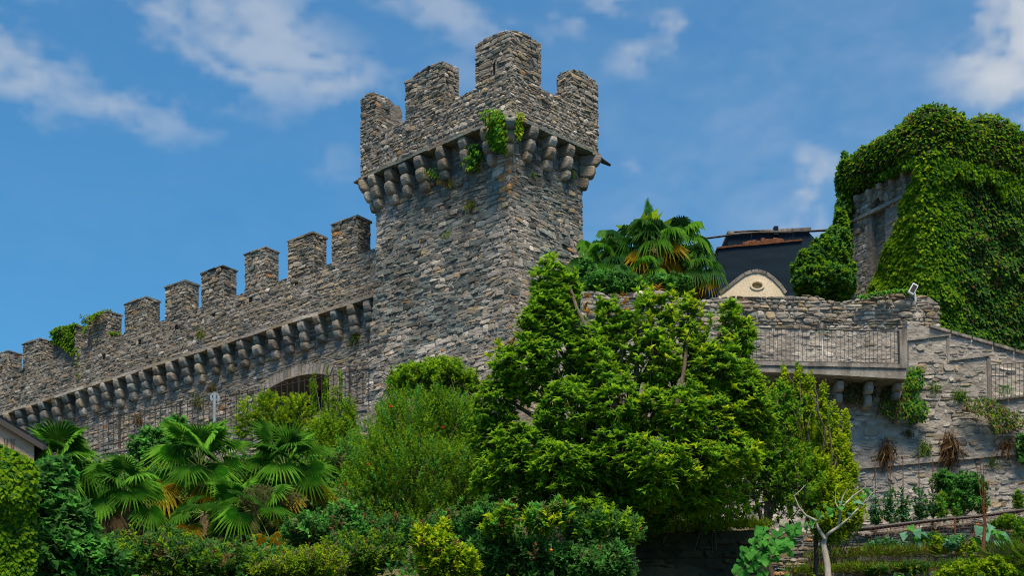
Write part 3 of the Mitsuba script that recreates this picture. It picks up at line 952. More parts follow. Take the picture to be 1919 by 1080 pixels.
# balcony
BD = 46.7
wb = front(BD)
balc = thing('balcony_walkway', 'grey concrete balcony on stone brackets with an iron railing', 'balcony')
obj(balc + '__slab', prism(wb, px_poly(wb, [(1330, 676), (1698, 684), (1698, 710), (1560, 702), (1330, 692)]), -1.35, 0), 'mat_concrete')
obj(balc + '__fascia_board', prism(wb, px_poly(wb, [(1330, 675), (1699, 682.5), (1699, 690), (1330, 682)]), -1.34, .05), 'mat_concrete')
obj(balc + '__pillar', prism(wb, px_poly(wb, [(1685, 617), (1699.5, 616), (1700.5, 683), (1687, 683)]), -.26, .02), 'mat_concrete')
br = rng_of('brackets')
for x, y0, y1 in ((1424, 697, 738), (1528, 702, 740), (1581, 704, 746), (1637, 706, 752), (1691, 709, 738)):
    k = fast_number(balc + '__bracket')
    for q, (ya, yb, dp) in enumerate(((y0, (y0 + y1) / 2, .95), ((y0 + y1) / 2, y1, .75))):
        sa_, ta = wb.at(x, ya); _, tb = wb.at(x, yb)
        m = rock(br, (.24, dp, (ta - tb) * 1.03), .45, .06)
        m.apply_translation((sa_, RD - dp / 2 + .1, (ta + tb) / 2))
        scene[f'{k}__stone' + ('' if q == 0 else '_001')] = mikit.ply(m, 'mat_stone', True, white_uv(len(m.vertices), [7, 0][q], .5))


def railing(key, w, x0, x1, top_y, bot_y, step, r=.0075, post=()):
    """top_y, bot_y: (left, right) pixels"""
    n = int((x1 - x0) / step)
    for k in range(n + 1):
        t = k / n
        x = x0 + (x1 - x0) * t
        a, b = w.at(x, top_y[0] + (top_y[1] - top_y[0]) * t), w.at(x, bot_y[0] + (bot_y[1] - bot_y[0]) * t)
        obj(key + '__bar', tube([w(*a), w(*b)], r, 4), 'mat_grey_iron')
    for yy in (top_y, (bot_y[0] - 3, bot_y[1] - 3)):
        obj(key + '__rail', tube([w(*w.at(x0 - 2, yy[0])), w(*w.at(x1 + 2, yy[1]))], .017 if yy is top_y else .012, 5), 'mat_iron')


scene['mat_grey_iron'] = diffuse((.05, .05, .052), rough=.6)
rail = thing('iron_railing', 'thin vertical bar iron railing along the balcony edge', 'railing')
wrl = front(BD + .1)
railing(rail, wrl, 1340, 1684, (611, 621), (676.5, 684), 7.7)
rail2 = thing('iron_railing', 'short iron railing at the stair foot beside the end pillar', 'railing')
railing(rail2, front(47.7), 1858, 2000, (684, 672), (753, 735), 7.2)

scene['mat_white_pole'] = diffuse((.55, .56, .55))
lamp = thing('balcony_lamp', 'small lamp with a dark dish shade on a thin pole by the balcony railing', 'lamp')
wl = front(48.6)
obj(lamp + '__pole', tube([wl(*wl.at(1543, 684)), wl(*wl.at(1541, 640)), wl(*wl.at(1539, 618))], .028, 6), 'mat_white_pole')
sh = trimesh.creation.revolve(np.array([[0, .22], [.07, .21], [.14, .15], [.18, .05], [.20, -.03], [.18, -.03], [.05, .14], [0, .15]]), sections=20)
sh.apply_translation(wl(*wl.at(1539, 616)))
obj(lamp + '__shade', sh, 'mat_iron', 40)
scene['mat_lamp_glass'] = diffuse((.62, .58, .40), rough=.3, spec=.5)
g = trimesh.creation.icosphere(2, .13); g.apply_scale((1.1, 1.1, .8)); g.apply_translation(wl(*wl.at(1539, 621)))
obj(lamp + '__globe', g, 'mat_lamp_glass', True)

# terraces in the garden
terr = []
for k, (d, pts, lab) in enumerate(((43.9, [(1480, 1004), (1625, 1000), (1760, 984), (1919, 970), (2500, 912), (2500, 1040), (1480, 1050)], 'low dry stone terrace wall under the black pipe'),
                                   (41.9, [(1440, 1046), (1640, 1042), (1919, 1036), (2500, 1010), (2500, 1085), (1440, 1095)], 'middle dry stone terrace wall overgrown with plants'),
                                   (39.9, [(1420, 1074), (1640, 1068), (1919, 1060), (2500, 1040), (2500, 1110), (1420, 1120)], 'lowest dry stone terrace wall at the garden bottom'))):
    w = front(d)
    key = thing('terrace_wall', lab, 'wall')
    poly = px_poly(w, pts)
    obj(key + '__core', prism(w, poly, -.5, -.01), 'mat_mortar')
    lay([(key + '__core', *rubble('terrace%d' % k, poly.intersection(px_poly(w, [(1440, 900), (1960, 900), (1960, 1100), (1440, 1100)])), w, .10, .30, tones([2, 1, 2, .8, 2, .4, 3, .5], 0, .7), out=(.02, .09), round_=.35, wav=.05, gap=.02), w.n)], 100, key + '__small_stone')

pipe = thing('drain_pipe', 'long black pipe lying along the top terrace wall', 'pipe')
wp = front(43.7)
obj(pipe + '__pipe', tube([wp(*wp.at(x, y)) for x, y in ((1560, 994), (1628, 990), (1700, 981), (1760, 974), (1830, 968), (1880, 961), (1960, 950), (2060, 940))], [.075, .07, .06, .055, .05, .055, .05, .05], 8), 'mat_iron', 50)
mesh = thing('wire_fence', 'rusty wire mesh fence with thin stakes under the black pipe', 'fence')
wm = front(43.6)
for k, x in enumerate(np.arange(1632, 1960, 7.5)):
    y = 990 - (x - 1628) * .117
    obj(mesh + '__wire', tube([wm(*wm.at(x, y)), wm(*wm.at(x + 1, y + 26))], .007, 4), 'mat_rust')
for dy in (6, 13, 20):
    obj(mesh + '__strand', tube([wm(*wm.at(1628, 990 + dy)), wm(*wm.at(1960, 951 + dy))], .006, 4), 'mat_rust')
for x, y0, y1, r in ((1789, 970, 1040, .03), (1767, 1008, 1060, .028), (1826, 985, 1030, .025)):
    obj(mesh + '__post', tube([wm(*wm.at(x, y0)), wm(*wm.at(x + 2, y1))], r, 5), 'mat_rust')
post = thing('rusty_post', 'tapering rusty iron post standing in the lower garden on the right', 'post')
wq = front(38.5)
obj(post + '__post', tube([wq(*wq.at(1846, 985)), wq(*wq.at(1842, 1030)), wq(*wq.at(1838, 1070)), wq(*wq.at(1837, 1120))], [.035, .06, .11, .13], 8), 'mat_rust', 50)
obj(post + '__rod', tube([wq(*wq.at(1846, 990)), wq(*wq.at(1837, 860))], [.014, .01], 5), 'mat_rust')
for k, (x, y) in enumerate(((1830, 872), (1843, 868), (1853, 900))):
    obj(post + '__rod', tube([wq(*wq.at(1846, 990)), wq(*wq.at(x, y))], [.012, .008], 4), 'mat_rust')

# the courtyard behind the walls
cy = cat([box(4.0, 13.9, 50.9, 160, 8, 15.6), box(13.9, 90, 50.2, 160, 7, 13.0)])
scene['courtyard_ground'] = mikit.ply(cy, 'mat_soil'); labels['courtyard_ground'] = {'label': 'raised courtyard ground behind the garden wall', 'kind': 'structure'}

# ================================================================== buildings behind
scene['mat_cream'] = diffuse(mikit.proc(lambda p, n, uv: mikit.mix((.50, .45, .35), (.72, .66, .54), mikit.fbm(p.x * 1.5, p.y * 1.5, p.z * .8, 4))), rough=.9)
scene['mat_slate'] = diffuse(mikit.proc(lambda p, n, uv: mikit.mix((.006, .012, .022), (.014, .030, .048), mikit.fbm(p.x * .8, p.y * .8, p.z * 3, 4))), rough=.9, spec=.08)
ch = thing('chapel', 'small cream chapel gable with a curved top and an oval window', 'chapel')
wc = front(62.0)
curve = [(1340, 562), (1350, 551), (1364, 541), (1380, 528), (1396, 516), (1409, 511), (1421, 510), (1434, 514), (1448, 524), (1461, 537), (1470, 550), (1476, 566)]
body = px_poly(wc, curve + [(1476, 640), (1340, 640)])
oval = sg.Point(wc.at(1419, 534)).buffer(1.0)
oval = shapely.affinity.scale(oval, .22, .14)
ovr = shapely.affinity.scale(oval, 1.4, 1.45)
obj(ch + '__gable', prism(wc, body.difference(oval), -6, 0), 'mat_cream')
win = fast_number(ch + '__oval_window')
scene[win + '__surround'] = mikit.ply(prism(wc, ovr.difference(oval), -.1, .04), 'mat_cream')
scene['mat_niche'] = diffuse((.33, .27, .16))
scene[win + '__pane'] = mikit.ply(prism(wc, oval, -.2, -.12), 'mat_niche')
cp = [np.array(wc.at(x, y)) for x, y in curve[1:-1]]
for k in range(len(cp) - 1):
    a, b = cp[k], cp[k + 1]
    nn = np.array([-(b - a)[1], (b - a)[0]]); nn /= np.linalg.norm(nn)
    nn = nn if nn[1] > 0 else -nn
    obj(ch + '__roof_slab', prism(wc, sg.Polygon([a + (b - a) * .01, b - (b - a) * .01, b - (b - a) * .01 + nn * .13, a + (b - a) * .01 + nn * .13]), -6.1, .05), 'mat_concrete')

db = thing('dark_building', 'dark slate grey building with a rusty roof edge behind the chapel', 'building')
wd = front(84.0)
obj(db + '__wall', prism(wd, px_poly(wd, [(1346, 464), (1380, 461), (1440, 457), (1500, 452), (1548, 451), (1570, 462), (1600, 500), (1600, 640), (1346, 640)]), -8, 0), 'mat_slate')
rusty = [(1343, 464), (1362, 462), (1380, 460), (1410, 458), (1440, 455), (1470, 452), (1503, 449)]
for k in range(len(rusty) - 1):
    (x0, y0), (x1, y1) = rusty[k], rusty[k + 1]
    coping(db + '__roof_edge', wd, x0, y0 + 2, x1, y1 + 2, .09, -8.2, .10, 'mat_rust')
wd2 = front(86.5)
obj(db + '__upper_wall', prism(wd2, px_poly(wd2, [(1364, 441), (1516, 435), (1526, 445), (1526, 470), (1364, 470)]), -4, 0), 'mat_slate')
for x0, x1, y in ((1362, 1408, 439), (1409, 1452, 437), (1453, 1486, 435), (1487, 1519, 433.5)):
    coping(db + '__upper_coping', wd2, x0, y, x1, y - 1.6, .14, -4, .2)
obj(db + '__chimney', prism(wd2, px_poly(wd2, [(1449, 426), (1457, 426), (1457, 442), (1449, 442)]), -.4, .3), 'mat_slate')
rr = rng_of('debris')
for k in range(9):
    x = 1400 + k * 8
    m = rock(rr, rr.uniform(.25, .6, 3), .6, .2, 1)
    m.apply_translation(wd(*wd.at(x, 452 - k * .6)) + np.array([0, .5, 0]))
    obj(db + '__rubble', m, 'mat_rust')
wire = thing('overhead_cable', 'dark cable sagging across the sky from tower to ivy building', 'cable')
ww = front(76)
obj(wire + '__cable', tube([ww(*ww.at(x, y)) for x, y in ((1040, 464), (1100, 459), (1180, 455), (1260, 450), (1330, 445), (1375, 439), (1420, 435), (1480, 434.5), (1540, 431), (1620, 424), (1700, 418))], .055, 5), 'mat_iron')
wire = thing('overhead_cable', 'short second cable just above the dark building roof', 'cable')
ww = front(80)
obj(wire + '__cable', tube([ww(*ww.at(x, y)) for x, y in ((1375, 434), (1410, 431.5), (1450, 433), (1500, 434), (1560, 431))], .04, 5), 'mat_iron')

# ================================================================== the ivy tower
VA1, VA2 = math.radians(28), math.radians(62)
vL = np.array([-math.sin(VA1), math.cos(VA1), 0]); vR = np.array([math.sin(VA2), math.cos(VA2), 0])
VD = 57.0
VC = P(1735, YH, VD)
VW, VR, VZ = 4.15, 7.5, 23.5
ivt = thing('ivy_tower', 'square stone tower smothered in green ivy with a rounded leafy top', 'tower')
wvL, wvR = Wall(VC, vL, -vR), Wall(VC, vR, -vL)
nich = sg.Point(0, 0)
(na, nt), (nb, _) = wvL.at(1659, 400), wvL.at(1633, 400)
nm, nr = (na + nb) / 2, (nb - na) / 2
ntop = wvL.at(1646, 388)[1]
niche = sg.Polygon([(na, 15.5), (nb, 15.5)] + [(nm + nr * math.cos(q), ntop + nr * math.sin(q)) for q in np.linspace(0, math.pi, 12)][::1])
niche = niche.buffer(0)
lface = full(0, VW, 14.5, VZ)
obj(ivt + '__wall', cat([prism(wvL, lface.difference(niche), -.4, 0), prism(wvL, full(0, VW, 14.5, VZ), -VR, -.4), prism(wvR, full(0.02, VR, 12.5, VZ - .01), -.5, -.003)]), 'mat_mortar')
nb_ = niche.buffer(.28).difference(niche).intersection(full(0, VW, 15.6, VZ))
pool = [(ivt + '__wall', *rubble('ivy tower', lface.difference(niche.buffer(.29)).buffer(.02), wvL, .17, .34, tones([2, .6, 3, .2, .3, .8, 4, 2]), out=(.0, .05), round_=.4, gap=.02), -vR),
        (ivt + '__niche', *rubble('niche', niche, wvL.shift(-.25), .10, .25, tones([2, .5, 3, .6, .3, .6, 3, 2]), out=(.0, .03), round_=.3, gap=.02), -vR)]
scene[ivt + '__niche'] = mikit.ply(prism(wvL.shift(-.25), niche.buffer(.05), -.1, 0), 'mat_mortar')
lay(pool, 280, ivt + '__small_stone')
for k, q in enumerate(np.linspace(0, math.pi, 13)[:-1]):
    q0, q1 = q + .015, q + math.pi / 12 - .015
    pts = [(nm + r * math.cos(t), ntop + r * math.sin(t)) for r, t in ((nr, q0), (nr, q1), (nr + .26, q1), (nr + .26, q0))]
    m = prism(wvL, sg.Polygon(pts), -.24, .04)
    obj(ivt + '__niche__voussoir', m, 'mat_stone', False, white_uv(len(m.vertices), [7, 2, 6][k % 3], .5))
m = prism(wvL, full(-.1, VW + .1, VZ - 1.02, VZ - .88), -.1, .12)
obj(ivt + '__string_course', m, 'mat_stone', False, white_uv(len(m.vertices), 0, .5))
for x in (1612, 1634, 1655, 1677, 1700):
    s = wvL.at(x, 330)[0]
    corbel(ivt, wvL, s, VZ - .05, (.30, .22, .14), .24, (.27, .24, .2), crng, 6)
for k in [k for k, v in labels.items() if v == {}]:
    del labels[k]
rot = np.stack([vL, vR, up], 1)
e = .42
core = [soft_box((VW + 2 * e + .2, VR + 2 * e, 1.75), VC + vL * (VW / 2 + .1) + vR * (VR / 2) + up * (VZ + .95), rot, 5, .38, .22, 1)]


def hump(a, b, z, sx, sy, sz, sd):
    core.append(soft_box((sx, sy, sz), VC + vL * a + vR * b + up * z, rot, 3, .72, .22, sd))


hump(.55, 1.0, VZ + 1.35, 1.9, 2.3, 1.9, 3)
hump(.6, 3.9, VZ + 1.45, 2.0, 2.7, 2.0, 4)
hump(.5, 6.6, VZ + 1.4, 2.0, 2.6, 2.1, 5)
hump(VW + .50, 1.0, VZ - .9, 1.0, 1.6, 4.6, 7)
core = cat(core)
obj(ivt + '__ivy_stems', core, 'mat_ivy_core', True)
vr = rng_of('ivy tower leaves')
reg_l = px_poly(wvL, [(1740, 300), (1722, 330), (1706, 352), (1692, 380), (1688, 412), (1676, 445), (1664, 475), (1650, 505), (1634, 548), (1610, 590), (1740, 600)]).intersection(full(-.05, VW, 15, 25))
iv = [face_leaves(vr, wvL, reg_l, 12000, .15, .13, [6, 6, 1, 2, 6], (0.1, 1)),  # left face: sunlight put into the brighter leaf rows
      face_leaves(vr, wvR, full(-.05, 1.8, 13.0, VZ + .3), 12000, .15, .13, [6, 6, 2, 7], (0.1, 1)),
      face_leaves(vr, wvR, full(1.4, VR, 13.0, VZ + .3), 30000, .15, .13, [7, 7, 7, 7, 6, 7, 2, 7, 10, 7, 6, 7, 9], (0.05, .9))]  # right face: its shade put into the darker leaf rows
top_l = surface_leaves(vr, core, 46000, .155, .12, [6, 7, 2, 10, 6, 6, 2, 9, 7, 6, 1], (0, .9), .55, .5)
n = 2600
tz = vr.uniform(13.0, VZ + .3, n)
dg = -(vL + vR) / np.linalg.norm(vL + vR)
cb = VC + up * tz[:, None] + dg * vr.uniform(-.05, .16, (n, 1)) + np.cross(dg, up) * vr.normal(0, .16, (n, 1))
iv.append(leaf_set(vr, cb, np.array([0, 0, -.7]) + dg * .4 + vr.normal(0, .45, (n, 3)), unit(dg + np.array([0, 0, .7]) + vr.normal(0, .3, (n, 3))), .15, .13, vr.choice([6, 6, 1, 2, 7], n), vr.random(n), .25, .1))
put_leaves(ivt + '__ivy', iv + [top_l], 'stuff')
# fringe hanging from the parapet
fr = []
for w, wid in ((wvR, VR), (wvL, VW * .5)):
    n = 4600 if w is wvR else 500
    s = vr.uniform(0, wid, n)
    hg = 1.5 * meshkit.fbm(np.stack([s * 1.3, s * 0, s * 0 + 4], 1), 3) + .1
    t = VZ + .2 - vr.random(n) * hg * (1 if w is wvR else .35)
    b = w(s, t, vr.uniform(.2, .5, n))
    fr.append(leaf_set(vr, b, np.array([0, 0, -1.0]) + vr.normal(0, .4, (n, 3)), unit(w.n + vr.normal(0, .3, (n, 3))), vr.uniform(.10, .18, n), vr.uniform(.08, .15, n), vr.choice([6, 7, 6, 2], n), vr.random(n)))
put_leaves(ivt + '__ivy', fr, 'stuff')

flood = thing('flood_light', 'small white framed floodlight standing on the garden wall before the ivy', 'light')
wf = front(49.2)
c0 = wf(*wf.at(1711, 541))
fl = trimesh.creation.box((.20, .12, .34)); fl.apply_transform(trimesh.transformations.rotation_matrix(.5, (0, 1, 0))); fl.apply_translation(c0)
scene['mat_white_metal'] = diffuse((.62, .66, .70), rough=.4, spec=.5)
obj(flood + '__housing', fl, 'mat_white_metal')
gl = trimesh.creation.box((.14, .02, .24)); gl.apply_transform(trimesh.transformations.rotation_matrix(.5, (0, 1, 0))); gl.apply_translation(c0 + np.array([0, -.07, 0]))
obj(flood + '__lens', gl, 'mat_iron')
obj(flood + '__bracket', tube([c0 + np.array([.06, 0, -.1]), c0 + np.array([.1, .05, -.4])], .03, 5), 'mat_white_metal')

# ================================================================== street level things on the left
fen = thing('iron_fence', 'dark iron bar fence along the foot of the long crenellated wall', 'fence')
FA, FB = P(692, YH, 55.5), P(60, YH, 66.0)
ef = unit(FB - FA); nf = np.array([ef[1], -ef[0], 0]); nf = nf if nf[1] < 0 else -nf
wfn = Wall(FA, ef, nf)
rx = [60, 79, 200, 335, 440, 538, 620, 692]; ry = [803, 800, 780, 760, 740, 720, 703, 690]
by = [880, 876, 852, 832, 812, 795, 782, 770]
x = 62.0
while x < 692:
    a, b = wfn.at(x, np.interp(x, rx, ry)), wfn.at(x, np.interp(x, rx, by))
    obj(fen + '__bar', tube([wfn(a[0], a[1] + .12), wfn(*b)], .017, 4), 'mat_iron')
    x += 9.0 + 2.2 * (x / 692)
obj(fen + '__rail', tube([wfn(*wfn.at(q, w_)) for q, w_ in zip(rx, ry)], .02, 5), 'mat_iron')
obj(fen + '__rail', tube([wfn(*wfn.at(q, w_ - 4)) for q, w_ in zip(rx, by)], .02, 5), 'mat_iron')
for x in (225, 338, 448, 560, 655):
    a, b = wfn.at(x, np.interp(x, rx, ry)), wfn.at(x, np.interp(x, rx, by))
    obj(fen + '__post', tube([wfn(a[0], a[1] + .15), wfn(*b)], .035, 5), 'mat_iron')
kerb = thing('fence_wall', 'low stone wall with a pale coping under the iron fence', 'wall')
ks = np.array([wfn.at(q, w_ - 1) for q, w_ in zip(rx, by)])
kp = sg.Polygon([*ks, (ks[-1][0], 8), (ks[0][0], 8)]).buffer(0)
obj(kerb + '__core', prism(wfn, kp, -.4, .1), 'mat_mortar')
lay([(kerb + '__core', *rubble('kerb', kp.intersection(full(-20, 40, 10, 30)), wfn.shift(.1), .16, .36, tones([3, 1, 2, .3, 1.2, .4, 3, 1]), out=(.01, .05), round_=.4), nf)], 60, kerb + '__small_stone')
for k in range(len(ks) - 1):
    (s0, t0), (s1, t1) = ks[k], ks[k + 1]
    n = max(1, int(abs(s1 - s0) / .9))
    for q in range(n):
        a, b = q / n + .005, (q + 1) / n - .005
        obj(kerb + '__coping_stone', prism(wfn, sg.Polygon([(s0 + (s1 - s0) * a, t0 + (t1 - t0) * a), (s0 + (s1 - s0) * b, t0 + (t1 - t0) * b), (s0 + (s1 - s0) * b, t0 + (t1 - t0) * b + .1), (s0 + (s1 - s0) * a, t0 + (t1 - t0) * a + .1)]).buffer(0), -.45, .16), 'mat_concrete')

sign = thing('road_sign', 'round grey road sign seen from behind on a pale blue pole', 'road sign')
wsn = front(54.0)
obj(sign + '__pole', tube([wsn(*wsn.at(402, 735)), wsn(*wsn.at(402, 830))], .062, 8), 'mat_galvanised', 50)
dsc = trimesh.creation.cylinder(.18, .02, sections=28); dsc.apply_transform(trimesh.transformations.rotation_matrix(math.pi / 2, (1, 0, 0)))
dsc.apply_transform(trimesh.transformations.rotation_matrix(.35, (0, 0, 1))); dsc.apply_translation(wsn(*wsn.at(402, 744)) + np.array([0, .06, 0]))
obj(sign + '__disc', dsc, 'mat_galvanised')
for dy in (739, 749):
    obj(sign + '__clamp', box(-.09, .09, -.03, .04, -.03, .03).apply_translation(wsn(*wsn.at(402, dy))), 'mat_galvanised')

scene['mat_pink'] = diffuse(mikit.proc(lambda p, n, uv: mikit.mix((.42, .30, .22), (.56, .42, .32), mikit.fbm(p.x * 2, p.y * 2, p.z * 1.2, 4))))
hs = thing('house', 'pink rendered house gable with a dark roof at the left edge', 'house')
eh = unit(np.array([.89, .456, 0])); HB = P(63, YH, 26.0); HA = HB - eh * 6
wh = Wall(HA, eh, np.array([eh[1], -eh[0], 0]))
vs = [np.array(wh.at(x, y)) for x, y in ((-60, 756), (0, 793), (64, 831))]
sl = (vs[2] - vs[0]) / (vs[2] - vs[0])[0]
e0, e1 = vs[2] - sl * 6, vs[2] + sl * .16
obj(hs + '__wall', prism(wh, sg.Polygon([e0, vs[2], (vs[2][0], -1.5), (e0[0], -1.5)]), -6, 0), 'mat_pink')
nrm_ = np.array([-sl[1], sl[0]]) / np.linalg.norm(sl)
obj(hs + '__roof', prism(wh, sg.Polygon([e0, e1, e1 + nrm_ * .05, e0 + nrm_ * .05]), -6.2, .10), 'mat_slate')
obj(hs + '__verge_board', prism(wh, sg.Polygon([e0 - nrm_ * .05, e1 - nrm_ * .05, e1 + nrm_ * .045, e0 + nrm_ * .045]), .102, .13), 'mat_grey_iron')
obj(hs + '__gutter', tube([wh(*(e1 + nrm_ * .01), .14), wh(*(e1 + nrm_ * .01), -6.2)], .035, 10), 'mat_iron', 50)
for k in range(22):
    p0, p1 = e1 + (e0 - e1) * (k / 22 + .001), e1 + (e0 - e1) * ((k + 1) / 22 - .001)
    obj(hs + '__roof__tile', prism(wh, sg.Polygon([p0 + nrm_ * .055, p1 + nrm_ * .055, p1 + nrm_ * .075, p0 + nrm_ * .092]), -6.1, .125), 'mat_slate')

hw = thing('hollow_wall', 'stone wall under the big tree with its deep shade put into the colour', 'wall')
whw = front(35.0)
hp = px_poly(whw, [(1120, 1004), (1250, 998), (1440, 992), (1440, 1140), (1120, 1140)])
scene['mat_shaded_stone'] = diffuse(mikit.proc(lambda p, n, uv: mikit.mix((.012, .014, .009), (.05, .055, .035), mikit.fbm(p.x * 4, p.y * 4, p.z * 4, 4))), rough_bump)  # stone darkened in its colour to carry the shade of the tree
obj(hw + '__core', prism(whw, hp, -.6, -.01), 'mat_shaded_stone')
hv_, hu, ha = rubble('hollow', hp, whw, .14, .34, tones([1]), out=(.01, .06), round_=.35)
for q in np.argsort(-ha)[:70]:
    obj(hw + '__core__stone', (hv_[q], outward(hv_[q:q + 1], QF, whw.n)), 'mat_shaded_stone')


# ================================================================== vegetation
def ground_at(p):
    return float(ground_z(np.array([p[0]]), np.array([p[1]]))[0])


def plant(name, label, category, lobes, n, k, tw, L, W, row, seed=None, base=None, trunk=(.09, .02), mat='mat_bark', up=.6, inner=.45, rows=None, leaf_parts=0, group=None, limbs=None, part='crown', yellow=None, sprays=0, **kw):
    """a woody plant: trunk and limbs up into its lobes, leaves on twigs through their volume"""
    rng = rng_of(name + label)
    key = thing(name, label, category, group)
    lb = lobes_px(lobes)
    if base is None:
        c = np.mean([c for c, _ in lb], 0)
        base = np.array([c[0], c[1], 0])
    base = np.array(base, float)
    base[2] = ground_at(base) - .1
    tw_opts = {a: kw.pop(a) for a in ('jitter', 'noise_amp') if a in kw}
    tips, dirs, rad = twig_points(rng, lb, n, up, inner, **tw_opts)
    rr_ = np.asarray(rows)[rng.integers(len(rows), size=n)] if rows is not None else row
    if yellow:
        pxx = CX + tips[:, 0] / tips[:, 1] * FPX
        rr_ = np.where(rng.random(n) < np.clip((pxx - yellow[0]) / (yellow[1] - yellow[0]), 0.04, 1) * yellow[2], 1, rr_)  # lit right side of the crown painted in by more yellow leaves
    small = kw.get('small', False)
    lv = foliage(rng, tips, dirs, k, tw, L, W, rr_, **kw)
    if sprays:
        w_ = rng.choice(len(lb), sprays)
        o = unit(rng.normal(size=(sprays, 3)) * np.array([1, 1, .35]) + np.array([0, -.25, .75]))
        st = np.array([lb[i][0] + lb[i][1] * o[q] * rng.uniform(1.0, 1.35) for q, i in enumerate(w_)])
        lv = merge([lv, foliage(rng, st, unit(o * .6 + np.array([0, 0, .8]) + rng.normal(0, .25, (sprays, 3))), 14, .42, L * 1.15, W * 1.15, np.asarray(rows)[rng.integers(len(rows), size=sprays)], **{**kw, 'rosette': .25, 'tone': (.3, 1)})])
    if leaf_parts:
        lv = split_leaves(key + '__' + part, lv, leaf_parts, 4 if small else 5)
    put_leaves(key + '__' + part, lv, 'stuff')
    if trunk:
        top = np.mean([c for c, _ in lb], 0)
        fork = base + (top - base) * .55
        obj(key + '__trunk', limb(rng, base, fork, trunk[0], trunk[0] * .7, 8, .04), mat, 50)
        for c, r in (lb if limbs is None else lb[:limbs]):
            obj(key + '__limb', limb(rng, fork + (base - fork) * rng.uniform(0, .25), c + np.array([0, 0, r[2] * .55]), trunk[0] * .55, trunk[1], 8, .07), mat, 50)
        # fine twigs
        m = min(n, 260) if trunk[0] > .05 else 0
    if trunk and m:
        q = rng.choice(n, m, replace=False)
        obj(key + '__twigs', cat([tube([tips[i], tips[i] - dirs[i] * tw * 1.6, tips[i] - dirs[i] * tw * 2.6 - np.array([0, 0, tw * .5])], [.004, .008, .012], 4, False) for i in q]), mat)
        labels[key + '__twigs'] = {'kind': 'stuff'}
    return key


# ---- the big tree in the middle
D1 = 33.0
big = [(1028, 545, D1, 32, 62), (1062, 545, D1 + .3, 20, 52), (1026, 580, D1, 36, 50), (1003, 620, D1 - .2, 30, 70), (1040, 650, D1, 48, 90), (1090, 660, D1 - .1, 24, 56), (1108, 650, D1 - .2, 20, 46), (1120, 690, D1 - .5, 34, 50), (990, 700, D1 - .4, 44, 70), (1138, 605, D1 + .2, 22, 62), (1165, 650, D1, 30, 80), (1118, 680, D1 + .1, 26, 70),
       (1208, 605, D1 + .3, 20, 62), (1252, 600, D1 + .3, 18, 55), (1290, 615, D1, 22, 60), (1232, 690, D1, 44, 80), (1310, 690, D1, 40, 80), (1368, 620, D1 + .2, 22, 62), (1395, 640, D1 + .2, 18, 45), (1350, 690, D1 - .1, 44, 60),
       (1150, 755, D1 - .9, 50, 55), (1215, 780, D1 - .3, 52, 50), (1060, 770, D1 - .8, 58, 70), (1105, 820, D1 - .2, 55, 50), (1280, 780, D1 - .9, 46, 60), (1340, 800, D1 - .3, 55, 60), (1390, 760, D1 + .1, 36, 60), (1400, 720, D1 + .2, 34, 50), (945, 705, D1 - .2, 26, 45), (930, 760, D1 - .2, 44, 55), (920, 830, D1, 40, 55),
       (985, 850, D1 - .9, 66, 60), (1060, 880, D1 - 1.3, 60, 55), (1145, 870, D1 - 1.0, 66, 60), (1225, 890, D1 - 1.4, 66, 60), (1310, 880, D1 - .8, 70, 50), (1375, 850, D1 - .2, 50, 50), (1190, 950, D1 - .4, 80, 40), (960, 910, D1 - .4, 70, 60), (1090, 950, D1 - .6, 100, 55), (1420, 790, D1 + .3, 40, 50), (1290, 930, D1 - .2, 90, 40)]
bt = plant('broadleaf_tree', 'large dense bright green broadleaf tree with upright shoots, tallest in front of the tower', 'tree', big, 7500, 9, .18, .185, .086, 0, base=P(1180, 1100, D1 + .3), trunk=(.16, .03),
           up=1.5, inner=.5, tone=(.0, .78), tip_tone=.32, spread=1.25, rosette=.8, leaf_parts=240, noise_amp=.7, droop=.3, rows=[0, 0, 0, 0, 2], yellow=(1120, 1380, .24))  # sunlight on the right of the crown put into leaf colour
# bare sunlit shoots with reddish young leaves
r_ = rng_of('shoots')
tp, rows_ = [], []
for x, y, rd in ((1030, 498, 0), (1052, 520, 0), (1078, 505, 0), (1122, 545, 0), (1210, 545, 0), (1195, 528, 0), (1238, 540, 11), (1222, 535, 1), (1262, 548, 1), (1292, 555, 1), (1365, 562, 0), (1384, 575, 0), (1408, 612, 0), (1315, 570, 1), (1098, 556, 11), (1170, 555, 11), (965, 625, 11), (935, 640, 1), (915, 670, 1), (1150, 560, 0), (1330, 590, 0), (1400, 690, 0)):
    for q in range(7):
        tp.append(P(x + r_.normal(0, 5), y + q * 13 + r_.normal(0, 3), D1 + r_.normal(0, .15))); rows_.append(rd if q < 3 or rd == 1 else 0)
tp = np.array(tp)
dd = unit(np.array([0, 0, 1.0]) + r_.normal(0, .22, (len(tp), 3)))
put_leaves(bt + '__shoot_leaves', foliage(r_, tp, dd, 11, .16, .15, .065, np.array(rows_), spread=1.0, tone=(.2, .9)), 'stuff')

